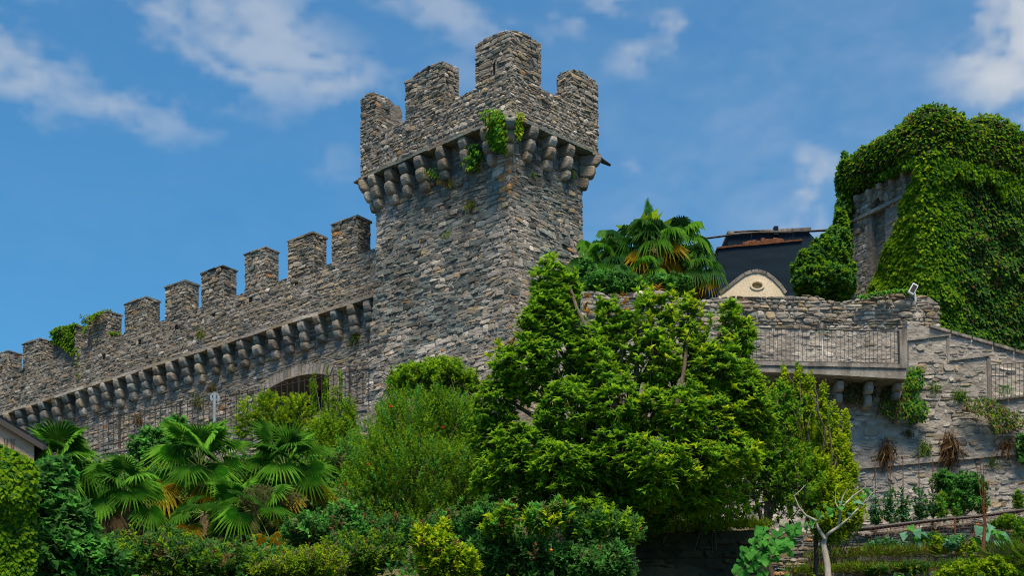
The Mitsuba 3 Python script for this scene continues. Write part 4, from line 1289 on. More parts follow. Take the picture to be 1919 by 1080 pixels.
plant('broadleaf_tree', 'darker small leaved tree in the shade between the big tree and the yellow green one', 'tree', [(1440, 800, 35.5, 60, 90), (1400, 880, 35.5, 90, 80), (1480, 900, 35.6, 70, 80), (1470, 760, 35.8, 45, 50), (1320, 960, 35.2, 90, 45)],
      1500, 10, .26, .11, .06, 0, base=P(1450, 1100, 35.6), trunk=(.10, .02), tone=(0, .6), tip_tone=.2, inner=.2)
plant('slender_tree', 'yellow green tree with upright feathery shoots before the balcony', 'tree',
      [(1470, 722, 36.0, 10, 48), (1496, 712, 35.9, 10, 46), (1517, 742, 35.9, 12, 54), (1544, 758, 36, 11, 52), (1562, 790, 36.8, 10, 46), (1584, 800, 36.9, 9, 46), (1448, 765, 37.2, 13, 46), (1485, 800, 37, 24, 60), (1530, 830, 36.8, 34, 55), (1570, 850, 36.7, 24, 50), (1500, 870, 36.6, 70, 50), (1545, 915, 36.5, 58, 55), (1440, 850, 36.8, 40, 60), (1560, 965, 36.3, 56, 45), (1600, 950, 36.2, 24, 36), (1592, 880, 36.6, 18, 40)],
      5000, 14, .30, .08, .05, 1, rows=[1, 1, 1, 1, 6], base=P(1530, 1120, 36.7), trunk=(.07, .012), up=1.3, inner=.25, tone=(.05, .85), tip_tone=.2, rosette=.15, spread=.95, small=True, noise_amp=.35)

# ---- middle left shrubs
pom = plant('pomegranate_bush', 'wide fine leaved green bush dotted with small red flowers left of the big tree', 'bush',
            [(770, 800, 36, 80, 75), (850, 790, 36.2, 62, 70), (700, 850, 35.8, 60, 70), (780, 880, 35.5, 120, 85), (860, 890, 35.7, 70, 100), (690, 930, 35.4, 75, 75), (800, 970, 35.3, 110, 60), (735, 770, 36.2, 34, 45), (820, 752, 36.3, 45, 40), (900, 850, 36, 35, 80)],
            5600, 13, .34, .078, .032, 2, rows=[2, 2, 2, 0, 14], base=P(780, 1130, 36), trunk=(.08, .012), up=1.2, inner=.25, tone=(0, .8), tip_tone=.25, rosette=.1, spread=.85, small=True, noise_amp=.4)
fr_ = rng_of('pomegranate flowers')
for x, y in ((733, 762), (724, 840), (771, 826), (788, 815), (794, 828), (646, 908), (673, 953), (712, 996), (769, 985), (745, 905), (690, 870), (830, 800), (815, 905), (860, 850)):
    c = P(x, y, 35.0 - .25 * fr_.random()) if y > 850 else P(x, y, 35.3)
    n = 7
    b = np.repeat(c[None], n, 0)
    obj(pom + '__flower', leaf_set(fr_, b, fr_.normal(0, 1, (n, 3)) + np.array([0, -.3, .4]), rand_dir(fr_, n), .055, .05, 12, fr_.random(n), .3, .1)[:2], 'mat_leaf', False, np.tile([12.5 / 16, .5], (n * 5, 1)))
plant('small_tree', 'small round headed green tree standing close against the tower foot', 'tree', [(790, 705, 44, 60, 36), (850, 710, 44, 48, 36), (752, 722, 44, 28, 24), (820, 690, 44.3, 50, 24), (880, 725, 44, 26, 26)],
      1100, 11, .30, .15, .062, 2, rows=[2, 0, 2, 6], base=P(806, 900, 44), trunk=(.07, .015), tone=(.1, 1), inner=.15, hang=.2, noise_amp=.7, jitter=.5)
plant('small_tree', 'thin yellowing tree with airy foliage beside the archway', 'tree', [(480, 770, 46, 42, 36), (545, 775, 46, 48, 38), (585, 800, 46, 34, 32), (455, 800, 46, 24, 24), (520, 800, 46.2, 60, 30), (505, 748, 46, 30, 18), (560, 752, 46, 26, 18)],
      1350, 12, .26, .085, .036, 1, rows=[1, 1, 2, 6], base=P(512, 950, 46), trunk=(.05, .012), mat='mat_pale_bark', tone=(0, .8), inner=.2, hang=.3, noise_amp=.4)
plant('tall_shrub', 'tall narrow shrub of wand like shoots rising in front of the archway', 'shrub', [(587, 735, 44.5, 7, 52), (612, 742, 44.5, 8, 58), (638, 750, 44.4, 9, 60), (625, 770, 44.4, 10, 60), (655, 790, 44.2, 18, 60), (620, 810, 44.2, 36, 50), (600, 830, 44, 40, 50), (660, 850, 44, 30, 50)],
      1500, 13, .28, .085, .04, 2, rows=[2, 2, 0, 6], base=P(625, 960, 44.3), trunk=(.04, .01), up=2.0, inner=.15, tone=(.15, .95), small=True, rosette=.1)
plant('fig_sapling', 'young broad leaved sapling growing against the fence wall', 'sapling', [(285, 822, 50, 30, 22), (265, 835, 50, 24, 18), (330, 800, 50, 22, 20), (345, 825, 50, 34, 26), (310, 850, 50, 60, 26)],
      420, 7, .2, .22, .17, 5, rows=[5, 14, 5], base=P(300, 960, 50), trunk=(.04, .012), tone=(.2, .95), inner=.3)
plant('bush', 'olive grey rounded bush beneath the palm leaves', 'bush', [(495, 940, 35.2, 45, 34), (530, 935, 35.3, 36, 26)], 800, 13, .16, .05, .02, 10, base=P(500, 1150, 35.2), trunk=(.03, .01), small=True, tone=(0, .9), inner=.5)
fig = plant('fig_tree', 'dark green fig tree with large lobed leaves in front of the house', 'tree', [(70, 930, 28, 70, 55), (30, 990, 27.6, 60, 60), (120, 980, 27.8, 60, 55), (80, 1040, 27.4, 90, 55), (150, 1040, 27.6, 50, 50), (110, 890, 28.3, 34, 30), (0, 920, 27.8, 40, 40), (200, 1060, 27.5, 40, 40)],
            1500, 8, .22, .19, .15, 5, rows=[5, 5, 14], base=P(80, 1160, 27.9), trunk=(.08, .02), tone=(0, .9), inner=.45, leaf_parts=220, up=.4)
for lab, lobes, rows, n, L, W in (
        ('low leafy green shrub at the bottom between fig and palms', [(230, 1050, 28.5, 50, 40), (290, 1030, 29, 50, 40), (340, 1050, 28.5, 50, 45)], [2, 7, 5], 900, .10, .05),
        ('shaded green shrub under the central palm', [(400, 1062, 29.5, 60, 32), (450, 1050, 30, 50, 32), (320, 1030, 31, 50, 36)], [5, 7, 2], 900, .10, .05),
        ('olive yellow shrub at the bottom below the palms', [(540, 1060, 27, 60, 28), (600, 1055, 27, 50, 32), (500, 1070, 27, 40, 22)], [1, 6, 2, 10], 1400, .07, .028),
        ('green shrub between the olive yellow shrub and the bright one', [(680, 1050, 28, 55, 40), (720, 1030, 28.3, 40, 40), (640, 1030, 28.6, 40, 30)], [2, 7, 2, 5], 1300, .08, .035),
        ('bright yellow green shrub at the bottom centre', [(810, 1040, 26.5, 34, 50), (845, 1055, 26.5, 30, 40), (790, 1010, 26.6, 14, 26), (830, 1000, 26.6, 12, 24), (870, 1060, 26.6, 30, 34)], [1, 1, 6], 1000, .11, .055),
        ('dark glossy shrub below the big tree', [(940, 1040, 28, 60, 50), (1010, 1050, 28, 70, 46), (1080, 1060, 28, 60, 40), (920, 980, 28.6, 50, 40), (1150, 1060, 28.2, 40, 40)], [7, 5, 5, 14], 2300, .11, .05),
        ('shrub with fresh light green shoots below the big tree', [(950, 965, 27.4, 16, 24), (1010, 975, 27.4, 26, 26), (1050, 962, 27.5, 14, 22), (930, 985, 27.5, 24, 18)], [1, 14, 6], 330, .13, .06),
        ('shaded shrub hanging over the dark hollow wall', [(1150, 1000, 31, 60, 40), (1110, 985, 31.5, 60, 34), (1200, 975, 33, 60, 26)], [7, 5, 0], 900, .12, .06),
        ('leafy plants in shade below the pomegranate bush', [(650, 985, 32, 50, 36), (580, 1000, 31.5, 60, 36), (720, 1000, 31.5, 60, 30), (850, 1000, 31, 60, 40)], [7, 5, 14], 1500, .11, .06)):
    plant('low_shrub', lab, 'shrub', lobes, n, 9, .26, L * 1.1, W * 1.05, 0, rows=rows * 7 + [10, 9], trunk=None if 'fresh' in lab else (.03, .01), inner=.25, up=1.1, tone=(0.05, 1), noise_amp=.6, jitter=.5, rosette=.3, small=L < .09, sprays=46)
for lab, lobes, rows, n, L, W in (
        ('green bushes between the house and the iron fence', [(170, 925, 44, 40, 24), (230, 905, 45, 44, 24), (290, 895, 45, 34, 24)], [2, 14, 5, 6], 800, .12, .055),
        ('dark green bushes behind the tall palm', [(330, 915, 44, 60, 36), (420, 900, 44, 60, 36), (470, 885, 45, 50, 28)], [7, 5, 7], 1300, .14, .07),
        ('green bushes behind the palm nearest the red flowered bush', [(600, 890, 42, 60, 50), (655, 880, 42, 40, 60), (540, 870, 43, 50, 36)], [2, 14, 5], 1500, .12, .055),
        ('shaded bushes low between the palms', [(200, 1025, 33, 60, 26), (300, 1035, 34, 60, 26), (420, 1048, 33, 70, 24), (540, 1048, 33, 60, 24)], [7, 7, 7, 5], 1700, .11, .06),  # mostly dark leaf rows: shade below the palms put into the colour
        ('dark bushes under the small round headed tree', [(760, 790, 42, 50, 36), (860, 780, 42, 46, 36)], [2, 7, 14], 900, .11, .05)):
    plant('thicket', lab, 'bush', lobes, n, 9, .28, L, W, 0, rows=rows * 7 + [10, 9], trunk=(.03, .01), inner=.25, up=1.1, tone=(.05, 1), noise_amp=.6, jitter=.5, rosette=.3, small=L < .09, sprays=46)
# grass strip lit on the hollow wall
g_ = rng_of('grass strip')


def grass(key, pts, n, h, row, lab, kind='stuff', spread=.5):
    pts = np.asarray(pts)
    i = g_.integers(len(pts) - 1, size=n)
    b = pts[i] + (pts[i + 1] - pts[i]) * g_.random((n, 1)) + g_.normal(0, .12, (n, 3)) * np.array([1, 1, .3])
    d = np.array([0, -.15, 1.0]) + g_.normal(0, spread, (n, 3))
    k = put_leaves(key, leaf_set(g_, b, d, np.array([0, -1.0, .2]) + g_.normal(0, .3, (n, 3)), h * g_.uniform(.5, 1.3, n), .016, g_.choice(row, n), g_.random(n), .2, .5), kind)
    labels[k] = {'label': lab, 'category': 'grass', 'kind': 'stuff'}


grass('grass', [P(x, y, 35.0) for x, y in ((1190, 1000), (1250, 994), (1330, 990), (1440, 988))], 2600, .22, [13, 1, 6], 'strip of sunlit grass along the dark hollow wall')
grass('grass', [P(x, y, 41.7) for x, y in ((1520, 1046), (1640, 1040), (1760, 1036), (1919, 1032))], 2400, .28, [13, 13, 2, 9], 'grass along the middle garden terrace on the right')
grass('grass', [P(x, y, 39.7) for x, y in ((1480, 1074), (1640, 1068), (1919, 1060))], 2000, .26, [13, 2, 6, 9], 'grass along the lowest garden terrace on the right')

# ---- palms
def frond(rng, hub, a, nrm, R, row, tone, seg=30, open_=2.35, droop=.25, fold=.24):
    """a fan leaf: pleated blade around hub"""
    a = a / np.linalg.norm(a)
    b = np.cross(nrm, a); b /= np.linalg.norm(b)
    c = np.cross(a, b)
    c = c if c[2] > 0 else -c
    ph = np.linspace(-open_, open_, seg + 1)
    V, F, U = [hub], [], [tone]
    for q in ph:                                   # webbed ridge points
        d = a * math.cos(q) + b * math.sin(q)
        r = R * .40 * (0.80 + 0.2 * math.cos(q * .6))
        V.append(hub + d * r - np.array([0, 0, droop * .10 * R]) + c * fold * R * .25); U.append(tone)
    for k in range(seg):
        q = (ph[k] + ph[k + 1]) / 2
        d = a * math.cos(q) + b * math.sin(q)
        L = R * (0.72 + 0.30 * math.cos(q * .55)) * rng.uniform(.92, 1.06)
        m = hub + d * L * .60 - np.array([0, 0, droop * .12 * L]) - c * fold * R * .35
        tip = hub + d * L * (1 - droop * .25) - np.array([0, 0, droop * L * (.55 + .45 * rng.random())]) + b * rng.normal(0, .02)
        i = len(V)
        V += [m, tip]; U += [tone - .1, min(.99, tone + .12)]
        F += [[0, 1 + k, i], [0, i, 2 + k], [1 + k, i + 1, i], [i, i + 1, 2 + k]]
    uv = np.stack([np.full(len(V), (row + .5) / 16), np.clip(U, 0, .99)], 1)
    return np.array(V), np.array(F), uv


def palm(label, x, y, d, R, n, group=None, e0=80, e1=-55, old=5, yellow=2, pet=.62, base_px=None, name='fan_palm', trunk_r=.11, hang=0, rowset=(3,), fibre=True, lit=.0, droopx=.0, face=.9):
    rng = rng_of(label)
    key = thing(name, label, 'palm', group)
    c = P(x, y, d)
    gz = ground_at(c) if base_px is None else base_px
    t = np.linspace(0, 1, 8)[:, None]
    b = np.array([c[0] + rng.normal(0, .15), c[1] + rng.normal(0, .1), gz - .2])
    obj(key + '__trunk', tube(b + (c - b) * t, trunk_r * (1 + .12 * np.sin(np.arange(8) * 2.1)), 9), 'mat_fibre', 50)
    for k in range(n):
        f = k / (n - 1)
        el = math.radians(e0 + (e1 - e0) * f + rng.normal(0, 6))
        az = k * 2.39996 + rng.normal(0, .2)
        out = np.array([math.cos(az) * math.cos(el), math.sin(az) * math.cos(el), math.sin(el)])
        pl = R * pet * rng.uniform(.85, 1.25) * (1.0 if f > .2 else .9)
        pl *= 1 + .6 * max(0, f - .6) / .4 * (d < 45)
        hub = c + out * pl + np.array([0, 0, .08 - .12 * f])
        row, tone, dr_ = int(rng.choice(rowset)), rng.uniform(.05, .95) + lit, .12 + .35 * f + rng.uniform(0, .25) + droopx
        if old and f > 1 - old / n:
            row, tone, dr_ = 15, rng.uniform(.2, .8), .8
        elif f > 1 - (old + yellow) / n:
            row, tone, dr_ = 4, rng.uniform(.2, .9), .5
        side = unit(np.cross(out, np.array([0, 0, 1.0]))) if abs(out[2]) < .98 else np.array([1.0, 0, 0])
        nrm = unit(np.cross(side, out) + rng.normal(0, .25, 3) + face * np.array([0.1, -1.0, .35]))
        nrm = nrm if nrm[2] > -0.2 else -nrm
        ax = out * 1.0 + np.array([0, 0, -.25 - .45 * f])
        rs = R * rng.uniform(.85, 1.1) * (.8 if f < .1 else 1) * (.75 if row == 15 else 1)
        v, fc, u = frond(rng, hub, ax, nrm, rs, row, tone, 26 if d < 45 else 22, 2.3 if row != 15 else 1.3, dr_)
        fk = fast_number(key + '__frond')
        scene[fk] = mikit.ply((v, fc), 'mat_leaf', False, u)
        p = tube([c, c + out * pl * .5 + np.array([0, 0, .03]), hub], [.018, .012, .009], 4)
        scene[fk + '__stalk'] = mikit.ply(p, 'mat_stalk')
    return key


scene['mat_stalk'] = diffuse((.10, .16, .04))
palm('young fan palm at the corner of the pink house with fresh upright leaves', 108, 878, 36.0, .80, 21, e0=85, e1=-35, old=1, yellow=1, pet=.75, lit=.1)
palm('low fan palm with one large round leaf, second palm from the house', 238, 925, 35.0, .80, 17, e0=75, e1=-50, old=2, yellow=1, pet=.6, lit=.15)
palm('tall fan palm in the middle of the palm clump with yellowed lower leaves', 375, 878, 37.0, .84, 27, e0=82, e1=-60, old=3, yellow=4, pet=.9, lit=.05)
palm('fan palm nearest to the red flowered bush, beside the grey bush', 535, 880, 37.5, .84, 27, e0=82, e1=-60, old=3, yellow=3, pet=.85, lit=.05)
palm('shaded fan palm low behind the tall one', 440, 960, 36.0, .74, 14, e0=50, e1=-60, old=2, yellow=2, pet=.8)
palm('half hidden fan palm low behind the house corner palm', 165, 935, 37.5, .70, 12, e0=60, e1=-40, old=2, yellow=0, pet=.7)
palm('low palm with wide yellowish fans hanging below the grey bush', 478, 958, 35.0, .72, 12, e0=40, e1=-45, old=0, yellow=4, pet=.9)
palm('small palm with one deep yellow fan under the tall palm', 385, 962, 35.5, .68, 10, e0=30, e1=-50, old=0, yellow=3, pet=.9)
gB = 'fan palms in the courtyard behind the garden wall'
CZ = 15.5
palm('tall courtyard palm with a skirt of yellowing leaves, centre of the clump', 1225, 468, 55.5, .95, 34, gB, 75, -80, 7, 9, .85, CZ, trunk_r=.16, droopx=.42, rowset=(3, 5, 3, 7))
palm('courtyard palm beside the tower, leftmost of the clump', 1135, 500, 56.0, .95, 28, gB, 70, -80, 5, 4, .85, CZ, droopx=.42, rowset=(3, 5, 3, 7))
palm('courtyard palm nearest to the chapel, rightmost of the clump', 1296, 508, 56.0, .82, 28, gB, 70, -80, 7, 3, .8, CZ, droopx=.42, rowset=(3, 5, 3, 7))
palm('courtyard palm rising behind the centre of the clump', 1270, 462, 57.5, .95, 24, gB, 70, -60, 3, 2, .85, CZ, droopx=.42, rowset=(3, 5, 3, 7))
palm('courtyard palm between the tower palm and the centre palm', 1175, 475, 57.0, .95, 24, gB, 70, -65, 3, 2, .85, CZ, droopx=.42, rowset=(3, 5, 3, 7))
palm('short courtyard palm low in front of the clump', 1200, 520, 54.5, .75, 18, gB, 50, -75, 5, 3, .8, CZ, droopx=.42, rowset=(3, 5, 3, 7))
# the broad leaved plant above the palms
br_ = rng_of('banana')
bk = thing('banana_plant', 'broad leaved plant with big paddle leaves rising above the courtyard palms', 'plant')
bc = P(1215, 470, 58.0)
obj(bk + '__stem', tube([np.array([bc[0], bc[1], CZ]), bc], [.14, .10], 8), 'mat_stalk', 50)
for k, (x, y, L_) in enumerate(((1213, 400, .7), (1180, 428, .75), (1245, 428, .75), (1195, 412, .6), (1232, 408, .7), (1262, 440, .7), (1172, 445, .6), (1285, 438, .75), (1210, 432, .8), (1225, 436, .8), (1250, 455, .6))):
    tip = P(x, y, 57.6 + br_.normal(0, .3))
    st = bc + np.array([0, 0, .1])
    hub = st + (tip - st) * .55
    V, F_, _ = leaf_set(br_, hub[None], unit(tip - hub + np.array([br_.normal(0, .2), 0, 0]))[None], (np.array([0, -1, .4]) + br_.normal(0, .5, 3))[None], L_ * 1.3, L_ * .75, 14, .5, .25, .3)
    fk = fast_number(bk + '__leaf')
    scene[fk] = mikit.ply((V, F_), 'mat_leaf', False, np.tile([2.5 / 16, br_.uniform(.4, .9)], (len(V), 1)))
    scene[fk + '__stalk'] = mikit.ply(tube([st, hub], [.03, .02], 5), 'mat_stalk')
plant('conifer', 'tip of a slim feathery conifer rising above the courtyard palms', 'tree', [(1216, 405, 59, 9, 30), (1214, 385, 59, 4, 14)], 160, 16, .2, .14, .012, 14, base=P(1216, 500, 59), trunk=(.04, .01), up=2.5, small=True, rosette=.1, spread=.5)
plant('courtyard_bush', 'dark green bushes filling the foot of the courtyard palms', 'bush', [(1130, 535, 53.5, 46, 30), (1180, 540, 53.5, 40, 26), (1100, 510, 54.5, 24, 26), (1250, 535, 54, 50, 22)], 1500, 11, .24, .14, .07, 7, rows=[7, 5, 14], trunk=None, inner=.3, tone=(.1, 1), small=True)
plant('ivy_bush', 'dense green ivy covered bush left of the ivy tower', 'bush', [(1570, 470, 57.5, 28, 46), (1550, 490, 56.5, 36, 46), (1514, 505, 56, 30, 38), (1545, 530, 55.5, 60, 34), (1585, 520, 56.5, 20, 46), (1566, 450, 58, 18, 28), (1576, 425, 58.8, 15, 42), (1583, 335, 61.2, 13, 55, .8), (1580, 405, 61, 15, 50, .8)], 3300, 12, .26, .15, .10, 6, rows=[6, 7, 5, 2], trunk=None, inner=.55, tone=(.0, .8), noise_amp=.3, small=True)

# ---- creeper on walls, weeds, tufts
def creeper(key_name, lab, category, w, px, n, L, W, rows, off=(.03, .3), hang=.8, tone=(0, 1), stems=True):
    rng = rng_of(lab)
    key = thing(key_name, lab, category)
    reg = px_poly(w, px)
    put_leaves(key + '__leaves', face_leaves(rng, w, reg, n, L, W, rows, tone, off, hang), 'stuff')
    if stems:
        s0, t0, s1, t1 = reg.bounds
        c = reg.centroid
        ms = [tube([w(c.x + rng.normal(0, .1), t1, .02), w(c.x + rng.normal(0, (s1 - s0) * .2), (t0 + t1) / 2, .05), w(c.x + rng.normal(0, (s1 - s0) * .3), t0 + .1, .04)], .008, 4, False) for _ in range(4)]
        obj(key + '__stems', cat(ms), 'mat_bark')
    return key


def tuft(lab, w, x, y, n, L, rows, down=True, wd=.012, spr=.45, category='weed', name='weed_tuft'):
    rng = rng_of(lab)
    key = thing(name, lab, category)
    s, t = w.at(x, y)
    b = w(s + rng.normal(0, .11, n), t + rng.normal(0, .10 * L / .4, n), rng.uniform(0, .08, n))
    spr = spr * (.55 if 11 in rows or n > 150 else 1)
    d = np.array([0, 0, -.85 if down else .9]) + w.n * rng.uniform(.1, .5, (n, 1)) + rng.normal(0, spr, (n, 3))
    put_leaves(key + '__blades', leaf_set(rng, b, d, w.n + rng.normal(0, .4, (n, 3)), L * rng.uniform(.4, 1.2, n), wd * rng.uniform(.6, 1.6, n), rng.choice(rows, n), rng.random(n), .2, .35), 'stuff')
    return key


shaftL = Wall(C_S, eL, nL); shaftR = Wall(C_S, eR, nR)
creeper('ivy', 'bushy ivy clump hanging from the near corner of the tower corbels', 'ivy', parL, [(951, 208), (930, 210), (920, 228), (921, 265), (930, 282), (950, 285), (957, 260)], 900, .15, .11, [6, 2, 6, 14], (-.2, .28))
creeper('ivy', 'yellow green ivy wrapping the right side of the same tower corner', 'ivy', parR, [(958, 210), (965, 222), (964, 250), (958, 268)], 220, .13, .1, [6, 1], (-.1, .2))
creeper('wall_plant', 'leafy green plant rooted under the tower corbels left of the corner ivy', 'plant', shaftL, [(875, 280), (905, 270), (912, 288), (900, 318), (884, 322)], 240, .17, .10, [14, 2], (.05, .4))
creeper('wall_plant', 'small pale green plant low under the tower corbels', 'plant', shaftL, [(808, 320), (828, 315), (834, 332), (818, 337)], 70, .14, .08, [14, 2], (.05, .3))
for lab, w, x, y, n, L, rows in (('dry olive weed hanging on the tower face below the small pale plant', shaftL, 846, 338, 90, .35, [10, 9, 2]), ('dry brown weed tuft in the middle of the upper tower face', shaftL, 883, 378, 110, .40, [9, 10, 2]),
                                 ('small green weed tuft at mid height of the tower face', shaftL, 838, 438, 60, .22, [6, 2]), ('weed tuft under the right hand corbels of the tower', shaftR, 1062, 320, 110, .45, [10, 9, 6]),
                                 ('tiny green tuft beneath the second right hand corbel', shaftR, 998, 325, 40, .2, [6, 2]), ('small green tuft low on the tower face near the fence', shaftL, 784, 600, 50, .25, [2, 10])):
    tuft(lab, w, x, y, n, L, rows)
m7, m8 = MERL[7], MERL[6]


def merlon_ivy(lab, m, n, frac, rows):
    rng = rng_of(lab)
    key = thing('ivy', lab, 'ivy')
    k, s0, s1, tt = m
    parts_ = []
    reg = sg.Polygon([(s0 - .05, tt + .1), (s1 + .05, tt + .1), (s1 + .05, tt - frac[0]), ((s0 + s1) / 2, tt - frac[1]), (s0 - .05, tt - frac[2])]).buffer(0)
    parts_.append(face_leaves(rng, W1, reg, n, .15, .12, rows, (0, 1), (.02, .16), .5))
    sw_ = Wall(W1(s0, 0, 0), -nw, -ew)
    reg = sg.Polygon([(-.05, SLOPE * s0 + tt + .1), (.85, SLOPE * s0 + tt + .1), (.85, SLOPE * s0 + tt - frac[2]), (-.05, SLOPE * s0 + tt - frac[2])])
    parts_.append(face_leaves(rng, sw_, reg, n // 2, .15, .12, rows, (.2, 1), (.02, .14), .5))
    b = W1(rng.uniform(s0 - .05, s1 + .05, n // 2), np.full(n // 2, tt + .06), rng.uniform(-.8, .05, n // 2))
    parts_.append(leaf_set(rng, b, np.array([0, 0, .5]) + rng.normal(0, .6, (n // 2, 3)), np.array([0, -.4, 1.0]) + rng.normal(0, .3, (n // 2, 3)), .15, .12, rng.choice(rows, n // 2), rng.random(n // 2), .2, .1))
    put_leaves(key + '__leaves', parts_, 'stuff')


merlon_ivy('thick ivy cap on the third wall battlement from the left', m7, 900, (.5, .75, 1.5), [6, 6, 2])
merlon_ivy('thin ivy patch on the fourth wall battlement from the left', m8, 260, (.9, .3, .1), [6, 2, 10])
for lab, w, x, y, n, L, rows in (('brown weed tuft on the long wall parapet above the road sign', W1, 377, 622, 90, .35, [9, 10, 2]), ('weed tuft on the long wall behind the road sign', W0, 372, 748, 130, .45, [10, 9, 2]),
                                 ('dry tuft on the long wall parapet near its far end', W1, 100, 745, 60, .3, [9, 10]), ('dry tuft under the corbels left of the archway', W0, 398, 722, 70, .4, [9, 10]),
                                 ('straggly dry weeds low on the long wall behind the fence', W0, 262, 780, 90, .5, [9, 10]), ('dry weeds between fence and house on the long wall', W0, 142, 818, 90, .5, [9, 10, 2]),
                                 ('green tuft between the last corbels beside the tower', W0, 668, 628, 90, .45, [10, 2, 7])):
    tuft(lab, w, x, y, n, L, rows)
wr1 = wr
creeper('creeper', 'dark green creeper hanging beside the balcony pillar down the retaining wall', 'creeper', wr1, [(1700, 690), (1722, 690), (1728, 720), (1715, 745), (1735, 770), (1728, 792), (1700, 795), (1686, 770), (1690, 730)], 900, .12, .07, [7, 2, 5, 6], (.05, .35))
creeper('creeper', 'olive and brown creeper bush under the middle of the balcony', 'creeper', wr1, [(1655, 722), (1690, 718), (1700, 760), (1690, 790), (1660, 790), (1640, 770), (1645, 745)], 800, .10, .05, [10, 9, 7, 2], (.05, .4))
creeper('creeper', 'brownish creeper between the balcony brackets', 'creeper', wr1, [(1590, 722), (1632, 715), (1640, 745), (1620, 760), (1585, 758), (1570, 740)], 500, .10, .05, [10, 9, 7], (.05, .35))
creeper('creeper', 'green and brown creeper trailing below the stair end pillar', 'creeper', wr1, [(1800, 752), (1840, 748), (1872, 760), (1905, 775), (1912, 800), (1880, 812), (1855, 815), (1845, 790), (1808, 775)], 900, .11, .055, [10, 2, 7, 9], (.05, .35))
creeper('ivy', 'dark ivy patch at the right edge of the retaining wall', 'ivy', wr1, [(1900, 815), (1930, 808), (1935, 868), (1908, 868), (1897, 845)], 420, .13, .10, [7, 5], (.05, .25))
for lab, x, y, n, L, rows in (('rusty brown dead tuft hanging left of the pale ledge', 1656, 838, 200, .65, [9, 9, 15]), ('large rusty dead plant above the pale ledge', 1778, 828, 320, .75, [9, 9, 15]), ('slim rusty dead tuft near the right edge of the wall', 1881, 826, 110, .6, [9, 9, 15]),
                              ('green weed above the pale ledge beside the large rusty plant', 1732, 832, 120, .45, [2, 10, 6]), ('small green weed on the wall right of the long creeper', 1752, 722, 80, .3, [7, 2]),
                              ('green weed tuft under the stepped parapet', 1798, 735, 130, .35, [7, 2]), ('green sprig growing through the stair railing', 1885, 725, 60, .35, [2, 14]), ('small weed just below the creeper tip', 1700, 806, 60, .3, [10, 9]),
                              ('little green weed near the lower right ledge', 1860, 862, 70, .3, [2, 10])):
    tuft(lab, wr1, x, y, n, L, rows)
creeper('ivy', 'thin line of ivy creeping over the garden wall top by the floodlight', 'ivy', wg, [(1600, 560), (1640, 551), (1690, 546), (1712, 545), (1712, 552), (1660, 556), (1612, 566)], 320, .11, .09, [14, 5, 2], (.0, .2), .2)
# ivy on the house wall
creeper('ivy', 'yellow green ivy climbing the wall of the pink house', 'ivy', wh, [(62, 872), (45, 860), (30, 850), (0, 832), (-25, 818), (-25, 1120), (64, 1120), (64, 930)], 4300, .09, .075, [6, 2, 6, 7], (.02, .14))

# ---- kitchen garden plants on the right
gk = 'staked bean plants in a row on the top terrace'
kg = rng_of('beans')
for k, (x, y0, y1) in enumerate(((1640, 905, 985), (1668, 895, 985), (1692, 900, 982), (1722, 892, 980), (1748, 905, 976), (1640, 950, 990))):
    if k == 5:
        break
    lab = ['first staked climbing plant from the yellow green tree', 'second staked climbing plant from the yellow green tree', 'third staked climbing plant in the row', 'fourth staked climbing plant in the row', 'fifth staked climbing plant, next to the dark tomato bushes'][k]
    key = plant('bean_plant', lab, 'plant', [(x, y0 + 45, 45.2, 15, 34), (x + 3, y1 - 20, 45.2, 17, 20)], 110, 9, .2, .09, .05, 8, rows=[8, 5, 7, 5], trunk=None, tone=(0, .9), inner=.2, group=gk)
    obj(key + '__stake', tube([P(x, y0 - 45, 45.2), P(x + 1, y1 + 8, 45.2)], .014, 4), 'mat_rust')
plant('tomato_bush', 'tall dark green leafy bush leaning on the retaining wall', 'bush', [(1790, 905, 45.4, 46, 22), (1765, 895, 45.4, 18, 16), (1830, 910, 45.4, 22, 26), (1800, 935, 45.2, 40, 26), (1840, 940, 45.2, 14, 26)], 750, 10, .22, .12, .06, 5, rows=[5, 7, 14], trunk=(.02, .01), tone=(.1, 1), inner=.3)
for lab, x, y, rx_, ry_ in (('slim bright green plant left of the pair on the top terrace', 1766, 948, 12, 30), ('slim bright green plant right of the pair on the top terrace', 1794, 945, 12, 34)):
    plant('young_plant', lab, 'plant', [(x, y, 44.9, rx_, ry_)], 130, 10, .2, .10, .04, 14, rows=[14, 2], trunk=None, tone=(.3, 1), up=1.5, inner=.2)
plant('young_plant', 'small conical dark plant at the right on the top terrace', 'plant', [(1908, 940, 44.8, 12, 24), (1908, 925, 44.8, 5, 14)], 130, 10, .2, .09, .04, 7, rows=[7, 2], trunk=None, tone=(.2, 1), up=1.5, inner=.2)
big_leafs = (('broad blue green leafy plant left on the middle terrace', 'taro_plant', [(1696, 1000, .42), (1715, 995, .45), (1690, 1012, .35), (1722, 1018, .38), (1705, 988, .35), (1728, 1000, .4), (1700, 1020, .35), (1718, 1008, .4)], (1708, 1035), 42.4),
             ('broad blue green leafy plant around the rusty post', 'taro_plant', [(1838, 990, .5), (1860, 995, .5), (1876, 1002, .55), (1846, 1002, .45), (1832, 1012, .4), (1870, 1015, .45), (1885, 1012, .5), (1855, 985, .4), (1868, 1000, .5), (1842, 1018, .4)], (1856, 1045), 39.6))
